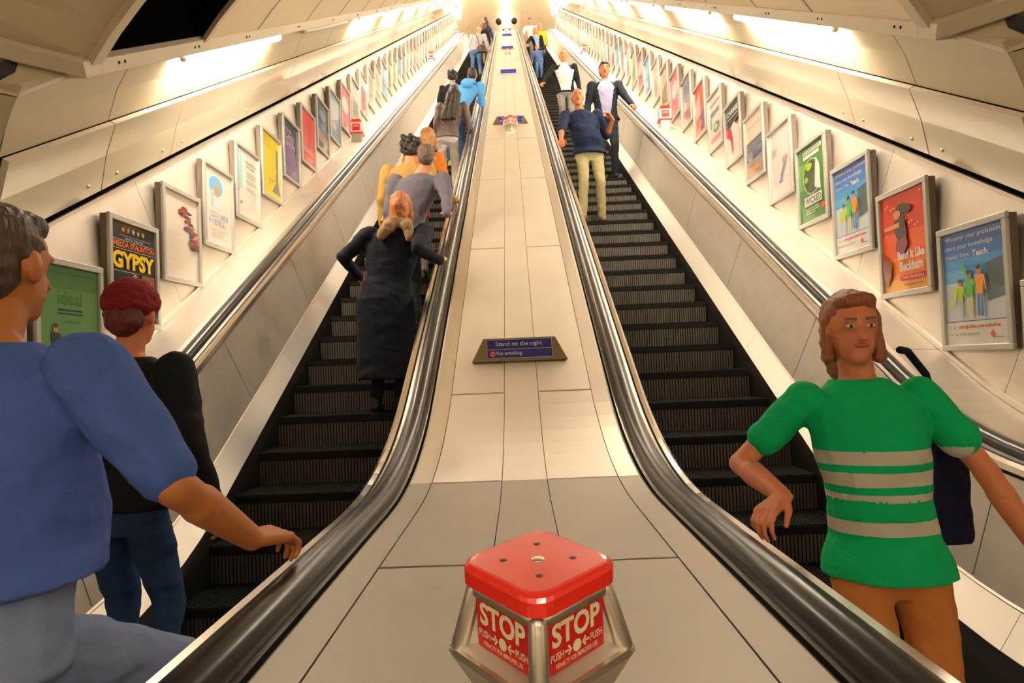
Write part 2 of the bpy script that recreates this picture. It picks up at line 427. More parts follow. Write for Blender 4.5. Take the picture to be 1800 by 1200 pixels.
# ------------------------------------------------------------------ escalators
def step_mesh():
    mb = MB(); W = .94
    mb.box((0, .2, -.03), (W, .40, .04), RISER)
    n = 44
    for i in range(n):
        x = -W / 2 + W * (i + .5) / n
        mb.box((x, .2, -.006), (W / n * .55, .40, .012), TREADTOP)
        mb.box((x, .010, -.132), (W / n * .6, .012, .155), TREAD)
    mb.box((0, .02, -.12), (W, .02, .20), RISER)  # black backing; its bare top strip paints the shadow under the nosing
    return mb.mesh('step')
STEP = step_mesh()
for side, nm in ((-1, 'left'), (1, 'right')):
    root = empty('escalator', (side * 1.31, 2.2, -.18), '%s escalator with black ribbed steps, %s' % (nm, 'riders going up, backs to the viewer' if side < 0 else 'riders coming down, facing the viewer'), 'escalator', 'pair of escalators')
    cx = 1.31 * side
    k = -7
    nst = 0
    while nst < 90:
        s = 3.16 + .42 * k
        P = V((cx, s * C30 + 1.35, CZ + s * S30 - 2.7 * C30))
        if P.z < -.18:
            P = V((cx, 3.16 * C30 + 1.35 + k * .42 * C30, -.18))
            if P.y < 1.6: k += 1; continue
        if s > 35.7: break
        o = bpy.data.objects.new('step', STEP); COL.objects.link(o); o.parent = root; o.location = P - V(root.location)
        k += 1; nst += 1
    for q, qn in ((1, 'outer'), (-1, 'inner')):
        def pr(p): return [((1.31 + q * v) * side, n) for v, n in p]
        mb = MB(); sweep(mb, pr([(.477, -.02), (.49, .07), (.52, .05), (.52, -.28), (.477, -.28)]), FLAT0, SEND, BRUSH); mb.build('skirt', root)
        mb = MB(); IJ = [FLAT0, sy(.8), sy(2.6)] + [4.6 + 3.1 * i for i in range(11)] + [SEND]
        panels(mb, pr([(.485, .07), (.565, .215), (.60, .215), (.60, .03), (.52, .03)]), IJ, INNER, 1, .003); mb.build('inner_deck', root)
        mb = MB(); PJ = [FLAT0, sy(.6), sy(1.7), sy(2.9)] + [3.9 + 1.55 * i for i in range(21)] + [SEND]
        panels(mb, pr([(.568, .222), (.655, .70), (.69, .70), (.61, .222)]), PJ, PANEL, 1, .008); mb.build('side_panel', root)
        mb = MB(); sweep(mb, pr([(.645, .695), (.640, .712), (.646, .735), (.662, .748), (.682, .745), (.692, .72), (.692, .695)]), FLAT0, SEND, POLISH)
        sweep(mb, pr([(.566, .212), (.561, .222), (.572, .232), (.59, .225), (.59, .21)]), FLAT0, SEND, STEEL)
        mb.build('moulding', root, smooth=False)
        mb = MB(); sweep(mb, pr([(.692, .70), (.692, .742), (.712, .746), (.712, .70)]), FLAT0, SEND, GUIDE)
        sweep(mb, pr([(.80, .70), (.80, .742), (.822, .746), (.822, .70)]), FLAT0, SEND, GUIDE); mb.build('handrail_guide', root)
        hp = [(.716, .70), (.712, .745), (.716, .770), (.730, .786), (.756, .792), (.782, .786), (.796, .770), (.800, .745), (.796, .70)]
        mb = MB(); sweep(mb, pr(hp), FLAT0, SEND, RUBBER); mb.build('handrail', root, smooth=True)
    mb = MB(); mb.box((cx, 1.2, -.175), (1.0, .9, .02), STEEL); mb.build('comb_plate', root)
    world_children(root)
    for c in root.children:
        if c.name.startswith('step'): c.location = V(c.location) + V(root.location)

# ------------------------------------------------------------------ posters
def pm(c):
    c = tuple(round(x, 3) for x in c)
    return mat('print_%d_%d_%d' % tuple(int(x * 255) for x in c), [q * .85 for q in c], 0.35, coat=0.6)
PW, PH = .55, .69
WHT = (.78, .76, .70); CRM = (.78, .70, .56); BLK = (.012, .011, .012); GRY = (.3, .29, .27)
def star(cx, cy, r, c):
    return ('poly', [(cx + (r if i % 2 == 0 else r * .42) * sin(pi * i / 5) * 1.3, cy + (r if i % 2 == 0 else r * .42) * cos(pi * i / 5)) for i in range(10)], c)
def lines(x0, x1, ys, c, h=.008): return [('rect', x0, y, x1 if i % 3 != 2 else x0 + (x1 - x0) * .7, y + h, c) for i, y in enumerate(ys)]
def person_art(x, y, h, top, leg, skin=(.55, .28, .14), hair=(.05, .03, .02)):
    w_ = h * .22
    return [('rect', x - w_ * .45, y, x - w_ * .08, y + h * .45, leg), ('rect', x + w_ * .08, y, x + w_ * .45, y + h * .45, leg),
            ('poly', [(x - w_ * .5, y + h * .42), (x + w_ * .5, y + h * .42), (x + w_ * .75, y + h * .8), (x - w_ * .75, y + h * .8)], top),
            ('poly', [(x + w_ * .6, y + h * .8), (x + w_ * .9, y + h * .76), (x + w_ * 1.15, y + h * .5), (x + w_ * .95, y + h * .48)], top),
            ('disc', x, y + h * .9, w_ * .42, h * .095, skin), ('disc', x, y + h * .945, w_ * .42, h * .05, hair)]
def D_teach():
    B = (.03, .17, .55)
    d = [('rect', 0, 0, 1, 1, (.62, .68, .74)), ('rect', 0, .55, 1, 1, (.10, .42, .78)), ('rect', 0, .66, 1, 1, (.05, .30, .70)), ('rect', 0, .76, 1, 1, B), ('rect', 0, .88, 1, 1, (.025, .12, .45)),
         ('text', 'Whatever your profession,', .04, .915, .92, .055, WHT), ('text', 'share your knowledge.', .04, .835, .8, .055, WHT), ('text', 'Impact lives.', .04, .755, .42, .055, WHT), ('text', 'Teach.', .5, .755, .26, .055, WHT, .03),
         ('poly', [(.7, .36), (1, .40), (1, .72), (.7, .68)], (.06, .12, .14)), ('rect', 0, .20, 1, .207, (.03, .05, .4)), ('rect', 0, 0, 1, .2, (.74, .72, .68)),
         ('text', 'Visit', .06, .135, .13, .035, GRY), ('text', 'socjobs.com/tube', .22, .13, .66, .045, (.75, .12, .02), .03), ('text', 'for the latest vacancies', .06, .08, .5, .03, GRY),
         ('poly', [(.72, .08), (.77, .045), (.80, .085), (.76, .12)], (.8, .12, .02)), ('rect', .80, .05, .92, .06, GRY)]
    d += person_art(.28, .24, .34, (.55, .75, .02), (.6, .62, .62)) + person_art(.45, .23, .42, (.05, .5, .06), (.70, .62, .25)) + person_art(.62, .24, .44, (.9, .28, .01), (.03, .18, .45))
    d += [('poly', [(.2, .5), (.25, .5), (.16, .33), (.12, .35)], (.55, .75, .02)), ('poly', [(.40, .6), (.45, .6), (.36, .72), (.33, .70)], (.05, .5, .06))]
    return d
HERO = {}
HERO['gypsy'] = [('rect', 0, 0, 1, 1, BLK)] + [star(.28 + .11 * i, .93, .035, (.8, .45, .02) if i != 2 else WHT) for i in range(5)] + [('rect', .2, .865, .9, .872, GRY), ('text', 'SAVOY THEATRE', .3, .83, .42, .02, WHT), ('rect', .02, .815, .98, .819, WHT),
    ('text', 'IMELDA STAUNTON', .03, .745, .94, .06, (.85, .16, .01), .03), ('rect', .02, .725, .98, .729, WHT), ('text', 'GYPSY', .02, .53, .95, .175, (.95, .62, .0), .045), ('rect', .02, .50, .55, .504, WHT),
    ('rect', .66, .36, .97, .5, (.25, .06, .02)), ('disc', .5, .46, .05, .03, (.5, .3, .16)), ('poly', [(.42, .26), (.58, .26), (.55, .43), (.45, .43)], (.28, .05, .12)), ('rect', .66, .30, .97, .345, (.4, .36, .3)), ('text', 'A GREAT MUSICAL', .1, .10, .8, .05, (.35, .10, .03))]
HERO['green'] = [('rect', 0, 0, 1, 1, (.06, .18, .04)), ('rect', 0, .3, 1, .8, (.10, .26, .07)), ('rect', .08, .93, .9, .945, (.05, .12, .03)), ('text', 'ideal', .3, .66, .4, .13, (.04, .16, .02), .02), ('rect', .3, .61, .72, .625, BLK), ('rect', .3, .58, .72, .592, BLK), ('rect', .42, .51, .66, .53, (.03, .2, .03))] \
    + person_art(.25, .08, .42, BLK, (.03, .03, .03)) + person_art(.15, .0, .3, (.05, .03, .04), GRY) + person_art(.42, .0, .28, (.45, .15, .03), (.4, .2, .05)) + person_art(.6, .02, .27, (.10, .06, .08), GRY) + person_art(.78, .08, .36, (.05, .12, .35), (.2, .2, .25)) + person_art(.9, .06, .25, (.45, .03, .02), (.3, .02, .02))
HERO['flower'] = [('rect', 0, 0, 1, 1, (.78, .70, .58))] + [('disc', .60 + .26 * min(1, i / 12) + .08 * sin(i * 2.2), .84 - .028 * i, .10 + .05 * sin(i), .028 + .008 * cos(i * 3), [(.25, .04, .03), (.05, .04, .08), (.55, .14, .10), (.12, .05, .14), (.35, .08, .02)][i % 5]) for i in range(17)] + [('disc', .5, .8, .12, .03, (.3, .06, .04))] + lines(.08, .42, [.52, .5, .48, .44, .4, .36, .32, .28, .2, .12], (.5, .44, .38), .005)
HERO['portrait'] = [('rect', 0, 0, 1, 1, (.80, .74, .64)), ('disc', .42, .78, .26, .13, (.16, .48, .80)), ('rect', .24, .5, .34, .72, (.45, .62, .75)), ('disc', .45, .72, .1, .085, (.75, .34, .12)), ('poly', [(.3, .5), (.62, .5), (.54, .64), (.36, .64)], (.75, .75, .75)),
    ('text', 'YOU ARE', .15, .36, .7, .07, (.35, .40, .62)), ('text', 'HERE', .15, .26, .6, .08, (.35, .40, .62))] + lines(.2, .8, [.2, .17, .13, .1], (.6, .35, .3), .006)
HERO['cyan'] = [('rect', 0, 0, 1, 1, (.76, .75, .64)), ('rect', .05, .35, .13, .95, (.30, .58, .66)), ('rect', .16, .4, .24, .95, (.35, .62, .70)), ('text', 'Notes from', .42, .82, .5, .05, BLK), ('text', 'the city', .42, .75, .4, .05, BLK), ('disc', .18, .2, .05, .02, (.7, .1, .05))] + lines(.42, .92, [.68, .65, .62, .56, .53, .45, .42], GRY)
HERO['yellow'] = [('rect', 0, 0, 1, 1, (.85, .68, .0)), ('poly', [(.78, .85), (.88, .85), (.86, .3), (1.0, .08), (.5, .10), (.74, .28)], (.22, .2, .2)), ('poly', [(.7, .5), (.78, .52), (.78, .46)], WHT), ('disc', .5, .28, .16, .008, GRY), ('rect', .34, .16, .36, .3, GRY)] + lines(.08, .5, [.93, .91, .87, .85, .8, .78], (.3, .25, .02), .005)
HERO['purple'] = [('rect', 0, 0, 1, 1, (.05, .045, .06)), ('poly', [(.1, .05), (.95, .05), (.6, .8), (.15, .7)], (.22, .12, .30)), ('text', 'THE', .12, .8, .4, .06, WHT), ('text', 'LATE', .14, .68, .55, .09, WHT), ('text', 'SHOW', .16, .55, .6, .09, WHT)] + lines(.15, .8, [.48, .44, .4, .36, .32, .28, .24], (.5, .35, .6), .008)
HERO['redsq'] = [('rect', 0, 0, 1, 1, (.85, .05, .02)), ('poly', [(.3, .75), (.38, .76), (.62, .4), (.5, .2), (.42, .22), (.52, .4)], (.35, .24, .2)), ('rect', .05, .2, .95, .3, (.85, .25, .18)), ('text', 'LOOP', .2, .06, .6, .08, WHT)]
HERO['teal'] = [('rect', 0, 0, 1, 1, (.05, .09, .12)), ('poly', [(0, .5), (1, .35), (1, .5), (0, .62)], (.12, .2, .45)), ('poly', [(0, .2), (1, .12), (1, .32), (0, .45)], (.5, .36, .22)), ('disc', .5, .75, .3, .1, (.2, .28, .3)), ('rect', 0, 0, 1, .1, (.1, .08, .07))]
HERO['bend'] = [('rect', 0, 0, 1, 1, (.85, .10, .01)), ('rect', 0, .6, 1, 1, (.68, .03, .01)), ('rect', 0, .12, 1, .35, (.9, .22, .01)), ('rect', 0, 0, 1, .12, (.9, .36, .02))] \
    + [('disc', .1 + .85 * ((i * .618) % 1), .6 + .36 * ((i * .37) % 1), .018, .011, (.9, .4, .05) if i % 2 else (.8, .5, .4)) for i in range(16)] \
    + [('disc', .52, .83, .14, .05, (.02, .012, .01)), ('disc', .62, .81, .1, .04, (.02, .012, .01)), ('disc', .4, .78, .08, .045, (.6, .26, .10)), ('poly', [(.34, .72), (.56, .76), (.6, .55), (.4, .5), (.34, .6)], (.03, .015, .015)), ('poly', [(.1, .68), (.45, .7), (.45, .65), (.1, .645)], (.75, .30, .10)),
       ('poly', [(.36, .5), (.58, .55), (.62, .46), (.5, .36), (.34, .42)], (.25, .03, .08)), ('poly', [(.0, .42), (.24, .3), (.2, .15), (.08, .05), (.02, .2)], (.25, .03, .02)),
       ('text', 'Bend It Like', .38, .31, .58, .09, WHT, .03), ('text', 'Beckham', .42, .19, .5, .1, WHT, .03), ('rect', .42, .1, .98, .15, (.6, .02, .01)), ('text', 'THE MUSICAL', .46, .112, .48, .025, WHT), ('rect', .5, .05, .9, .06, (.3, .08, .0))]
HERO['wick'] = [('rect', 0, 0, 1, 1, (.04, .20, .02)), ('rect', 0, .45, .3, .8, (.12, .36, .02)), ('rect', .2, .9, .9, .955, WHT), ('rect', .2, .84, .8, .885, WHT), ('text', 'THE GREEN MUSICAL', .22, .912, .64, .03, BLK), ('disc', .5, .58, .33, .24, (.35, .45, .35)), ('disc', .5, .58, .30, .22, (.03, .06, .02)), ('poly', [(.6, .42), (.82, .36), (.8, .7), (.68, .8)], (.8, .76, .7)),
    ('disc', .42, .72, .12, .05, (.35, .55, .02)), ('disc', .3, .56, .08, .04, (.28, .5, .02)), ('rect', .2, .21, .85, .33, (.8, .78, .74)), ('text', 'WICKED', .23, .225, .6, .09, (.1, .1, .1), .03), ('disc', .88, .14, .08, .035, (.75, .08, .03))] + lines(.25, .75, [.16, .13, .1], WHT, .008)
HERO['feather'] = [('rect', 0, 0, 1, 1, (.76, .66, .60)), ('poly', [(.7, .52), (.86, .5), (.55, .22), (.42, .18), (.48, .3)], (.25, .2, .27)), ('disc', .72, .5, .14, .05, (.45, .25, .30)), ('disc', .5, .22, .1, .03, (.2, .28, .5))] + lines(.1, .4, [.72, .69, .66, .63], (.6, .35, .25), .01)
HERO['navy'] = [('rect', 0, 0, 1, 1, (.30, .24, .20)), ('rect', 0, .62, 1, 1, (.78, .66, .48)), ('rect', 0, .3, 1, .6, (.03, .05, .14)), ('text', 'LONDON MUSIC', .12, .8, .76, .06, (.35, .32, .3)), ('disc', .25, .35, .14, .1, (.45, .35, .3)), ('rect', .1, .1, .7, .18, (.9, .24, .02))] + lines(.1, .9, [.54, .5, .46, .42, .38, .34], (.4, .42, .48), .01)
HERO['redwhite'] = [('rect', 0, 0, 1, 1, (.74, .70, .65)), ('rect', 0, .62, 1, 1, (.03, .03, .035)), ('poly', [(0, .62), (1, .62), (1, .7), (.85, .55), (.6, .62), (.5, .2), (.4, .1), (.3, .4), (0, .5)], (.65, .02, .02)), ('poly', [(.35, .6), (.6, .66), (.75, .55), (.6, .3), (.5, .12), (.48, .4)], WHT), ('text', 'CARRIE', .12, .82, .75, .09, WHT, .03), ('rect', .14, .76, .84, .775, WHT)]
HERO['cream_red'] = [('rect', 0, 0, 1, 1, (.74, .68, .60)), ('rect', .1, .8, .9, .86, (.6, .2, .18)), ('rect', .15, .6, .85, .7, (.25, .26, .24)), ('disc', .6, .35, .25, .1, (.2, .24, .18)), ('disc', .55, .36, .12, .05, (.74, .68, .60)), ('rect', .1, .1, .9, .2, (.65, .2, .15)), ('rect', .1, .4, .2, .6, (.2, .35, .15))]
HERO['redpurple'] = [('rect', 0, 0, 1, 1, (.75, .08, .04)), ('poly', [(0, .6), (.5, .9), (.6, .4), (.2, .35)], (.70, .45, .40)), ('poly', [(.4, .3), (1, .5), (1, .1), (.6, .05)], (.12, .05, .28)), ('disc', .4, .2, .3, .08, (.8, .05, .03)), ('poly', [(.35, .1), (.45, .1), (.6, .3), (.5, .3)], (.85, .5, .05))]
HERO['bottle'] = [('rect', 0, 0, 1, 1, (.35, .36, .36)), ('rect', 0, .0, 1, .3, (.14, .15, .15)), ('disc', .35, .42, .2, .1, (.72, .68, .6)), ('rect', .38, .5, .5, .7, (.3, .12, .06)), ('poly', [(.1, .8), (.9, .92), (.9, .7), (.1, .6)], (.22, .25, .3))]
HERO['teach'] = D_teach()
HERO['orange'] = [('rect', 0, 0, 1, 1, (.45, .12, .02)), ('rect', .1, .5, .9, .9, (.6, .22, .04))] + lines(.12, .88, [.4, .36, .3, .26], (.6, .4, .25))
def gen(c1, c2, c3, kind):
    d = [('rect', 0, 0, 1, 1, c1)]
    if kind == 0: d += [('rect', .1, .55, .9, .9, c2), ('text', 'LIVE', .2, .4, .6, .1, c3)] + lines(.1, .9, [.3, .25, .2, .15], c3, .012)
    if kind == 1: d += [('disc', .5, .6, .35, .2, c2), ('rect', .1, .1, .9, .25, c3)]
    if kind == 2: d += [('poly', [(0, .3), (1, .6), (1, .95), (0, .8)], c2), ('disc', .4, .3, .2, .1, c3)]
    if kind == 3: d += [('rect', 0, .7, 1, 1, c2), ('poly', [(.3, .1), (.7, .1), (.6, .6), (.4, .6)], c3)] + lines(.1, .9, [.06, .03], c3)
    return d
_pc = [0]
def sheet(mb, place, design, flip=1):
    z = 0
    for it in design:
        z += 1
        m = pm(it[5] if it[0] == 'rect' else it[2] if it[0] == 'poly' else it[5] if it[0] == 'disc' else it[6])
        pl = lambda a, b: place(a, b, .0005 * z)
        if it[0] == 'rect': mb.poly([pl(*q) for q in ((it[1], it[2]), (it[3], it[2]), (it[3], it[4]), (it[1], it[4]))], m)
        elif it[0] == 'poly':
            mb.poly([pl(min(1, max(0, a)), min(1, max(0, b))) for a, b in it[1]], m)
        elif it[0] == 'disc': mb.poly([pl(min(1, max(0, it[1] + it[3] * cos(t * pi / 10))), min(1, max(0, it[2] + it[4] * sin(t * pi / 10)))) for t in range(20)], m)
        else: put_text(mb, it[1], lambda a, b: pl(a, b), it[2], it[3], it[4], it[5], m, it[7] if len(it) > 7 else 0.0)
FR_MESH = {}
def frame_mesh(side):
    if side in FR_MESH: return FR_MESH[side]
    mb = MB(); b = .034; sg = -side
    # local: x towards the viewer side, y across, z up; origin at the frame's lower corner nearest the foot
    for (y0, y1, z0, z1) in ((0, PW, 0, b), (0, PW, PH - b, PH), (0, b, b, PH - b), (PW - b, PW, b, PH - b)):
        mb.box((-.0 * sg, (y0 + y1) / 2, (z0 + z1) / 2), (.022, y1 - y0, z1 - z0), FRAME)
    mb.box((-.033 * sg, PW / 2, PH / 2), (.046, PW - .012, PH - .012), FRSIDE)
    FR_MESH[side] = mb.mesh('frame'); return FR_MESH[side]
def poster(side, y0, ztop, design, label, desname):
    wn = 'left' if side < 0 else 'right'
    root = empty('framed_poster', (side * 2.441, y0, ztop - PH), label, 'poster', 'framed posters on the %s wall' % wn)
    f = bpy.data.objects.new('frame', frame_mesh(side)); COL.objects.link(f); f.parent = root
    bv = f.modifiers.new('b', 'BEVEL'); bv.width = .004; bv.segments = 1
    mb = MB(); b = .034; iw, ih = PW - 2 * b, PH - 2 * b; sg = -side
    if side < 0: place = lambda a, c, o: V((sg * (-.0085 + o), b + a * iw, b + c * ih))
    else: place = lambda a, c, o: V((sg * (-.0085 + o), PW - b - a * iw, b + c * ih))
    sheet(mb, place, design)
    o = mb.build('sheet', root, fixn=False)
    return root
LP = [('orange', 'blurred orange and brown framed poster low at the left picture edge'), ('green', 'green framed poster with a group of standing people, lowest clear one on the left wall'),
      ('gypsy', 'black framed poster with big yellow title lettering and five stars'), ('flower', 'pale framed poster with a dark red flowery figure'),
      ('portrait', 'white framed poster with a face in a blue circle'), ('cyan', 'cream framed poster with light blue columns of lettering'), ('yellow', 'bright yellow framed poster with a grey trumpet shape'),
      ('purple', 'dark framed poster with purple centre and white slanted title'), ('redsq', 'bright red framed poster with a thin grey squiggle'), ('teal', 'dark teal and brown framed picture poster, just above the red one')]
RP = [('orange', 'framed poster cut off by the right picture edge'), ('teach', 'large blue teaching poster nearest the foot of the right wall'), ('bend', 'orange-red framed poster with a dancing dark-haired figure and white title'),
      ('teach', 'blue teaching poster between the red one and the green one'), ('wick', 'dark green framed poster with a pale oval and white title box'), ('feather', 'pale pink framed poster with a thin feathery shape'),
      ('navy', 'cream and navy framed poster with an orange bar near its foot'), ('redwhite', 'black and white framed poster with dripping red shape'), ('cream_red', 'cream framed poster with grey and red blocks, above the dripping red one'),
      ('redpurple', 'red and purple framed poster on the right wall'), ('bottle', 'grey framed poster with a pale bottle, just below the small red stop unit')]
GC = [('pink and white', (.65, .12, .20), (.74, .68, .64), (.55, .2, .2)), ('grey-green', (.30, .33, .24), (.5, .5, .42), (.2, .2, .16)), ('crimson', (.45, .08, .12), (.7, .6, .58), (.6, .1, .1)),
      ('pale grey', (.55, .52, .48), (.4, .35, .28), (.65, .3, .1)), ('pale blue', (.22, .42, .60), (.5, .62, .68), (.7, .65, .55)), ('brown', (.36, .22, .08), (.5, .36, .2), (.2, .1, .05)),
      ('leaf green', (.22, .36, .10), (.4, .5, .2), (.6, .6, .4)), ('sky blue', (.06, .34, .66), (.3, .55, .75), (.7, .7, .7)), ('dusty purple', (.28, .16, .26), (.45, .3, .38), (.6, .5, .5)),
      ('white', (.72, .68, .60), (.55, .5, .45), (.5, .2, .15)), ('cream', (.70, .62, .46), (.6, .4, .25), (.3, .25, .2)), ('orange', (.70, .28, .06), (.75, .55, .3), (.5, .1, .02)), ('olive', (.42, .38, .12), (.5, .48, .3), (.2, .2, .1))]
LSEQ = [4, 0, 1, 2, 3, 10, 7, 5, 6, 7, 8, 9, 11, 0, 3, 10, 9, 12, 3, 5, 9, 10, 6, 9, 3, 9, 12, 10, 5, 9, 3, 10, 6, 9, 9, 10, 3]
RSEQ = [0, 5, 3, 7, 2, 6, 9, 3, 7, 2, 5, 9, 9, 12, 11, 10, 6, 9, 3, 12, 2, 10, 5, 9, 9, 3, 10, 12, 9, 3, 10, 6, 9, 9, 10, 3]
for side, hero, seq, y00, z00, wn in ((-1, LP, LSEQ, 3.925, 2.262, 'left'), (1, RP, RSEQ, 3.29, 1.912, 'right')):
    k0 = -2 if side < 0 else -1
    k = k0; i = 0
    while True:
        y = y00 + .615 * k; z = z00 + .615 * math.tan(pi / 6) * k
        if y > 30.6: break
        if i < len(hero): d, lab = HERO[hero[i][0]], hero[i][1]; dn = hero[i][0]
        else:
            q = seq[(i - len(hero)) % len(seq)]; g = GC[q]; kind = (i * 7) % 4
            d = gen(g[1], g[2], g[3], kind); lab = '%s framed poster, %s frame up the %s wall' % (g[0], ordn(i + 1), wn); dn = g[0]
        if side < 0 and k == 7 + 2: pass
        poster(side, y, z, d, lab, dn); k += 1; i += 1

# ------------------------------------------------------------------ deck signs
def mirror_place(M, ox, oy): return lambda a, b: M @ V((ox + a, oy, b))
def deck_sign(s, label, scale=1.0, text=True):
    c = pt(0, .75, s); root = empty('deck_sign', c, label, 'sign', 'trapezoid signs along the centre decking')
    wb, wt, h = .285 * scale, .213 * scale, .155 * scale
    # front face leans back a little; the body tapers back down to the deck (local axes, deck rises with y)
    M = Matrix.Rotation(radians(-14), 3, 'X')
    f = [(-wb, 0, .012), (wb, 0, .012), (wt, 0, h), (-wt, 0, h)]
    f = [M @ V(p) for p in f]; bk = [V((-wb * .9, .06, .01)), V((wb * .9, .06, .01)), V((wt * .95, .22 * scale, h * .95)), V((-wt * .95, .22 * scale, h * .95))]
    bk = [V((p.x, p.y, p.z)) for p in bk]
    mb = MB(); vs = f + bk
    mb.add(vs, [(0, 1, 2, 3), (7, 6, 5, 4), (0, 4, 5, 1), (1, 5, 6, 2), (2, 6, 7, 3), (3, 7, 4, 0)], BRONZE if text else DECK)  # distant housings take pale deck steel to imitate bright light on them
    mb.build('housing', root, bevel=.004)
    mb = MB(); pl = lambda a, b, o=.002: M @ V((a * scale, -o, b * scale))
    mb.prism([pl(-.19, .088), pl(.19, .088), pl(.19, .143), pl(-.19, .143)], M @ V((0, .001, 0)), BLUES)
    mb.prism([pl(-.19, .034), pl(.19, .034), pl(.19, .084), pl(-.19, .084)], M @ V((0, .001, 0)), BLUES)
    mb.prism([pl(-.193, .031, .0015), pl(.193, .031, .0015), pl(.193, .146, .0015), pl(-.193, .146, .0015)], M @ V((0, .001, 0)), mat('sign_edge', (.5, .5, .55), .4))
    mb.build('blue_panel', root)
    if text:
        mb = MB()
        tm = mat('sign_white', (.75, .74, .66), .5)
        put_text(mb, 'Stand on the right', lambda a, b: pl(a, b, .0032), -.14, .098, .275, .034, tm, .01)
        put_text(mb, 'No smoking', lambda a, b: pl(a, b, .0032), -.135, .044, .15, .030, tm, .01)
        mb.build('lettering', root, fixn=False)
        mb = MB()
        mb.poly([pl(-.158 + .019 * cos(t * pi / 10), .059 + .019 * sin(t * pi / 10), .0031) for t in range(20)], mat('sign_red', (.75, .05, .02), .4))
        mb.poly([pl(-.158 + .013 * cos(t * pi / 10), .059 + .013 * sin(t * pi / 10), .0036) for t in range(20)], mat('sign_red_pale', (.75, .3, .2), .4))
        mb.poly([pl(*q, .004) for q in ((-.170, .068), (-.167, .071), (-.146, .050), (-.149, .047))], MC['sign_red'])
        mb.poly([pl(*q, .0038) for q in ((-.169, .057), (-.147, .057), (-.147, .061), (-.169, .061))], BLUES)
        mb.build('no_smoking_symbol', root, fixn=False)
    return root
for s, lab in ((3.36, 'bronze framed blue sign reading Stand on the right, nearest on the centre decking'), (10.95, 'blue sign partly hidden behind the second red stop unit on the centre decking'),
               (17.7, 'blue sign alone on the centre decking above the second stop unit'), (24.9, 'small far blue sign just above the third stop unit'), (31.6, 'tiny far blue sign near the top of the centre decking'), (35.6, 'topmost tiny blue sign at the head of the centre decking')):
    deck_sign(s, lab, 1.0, s < 15)

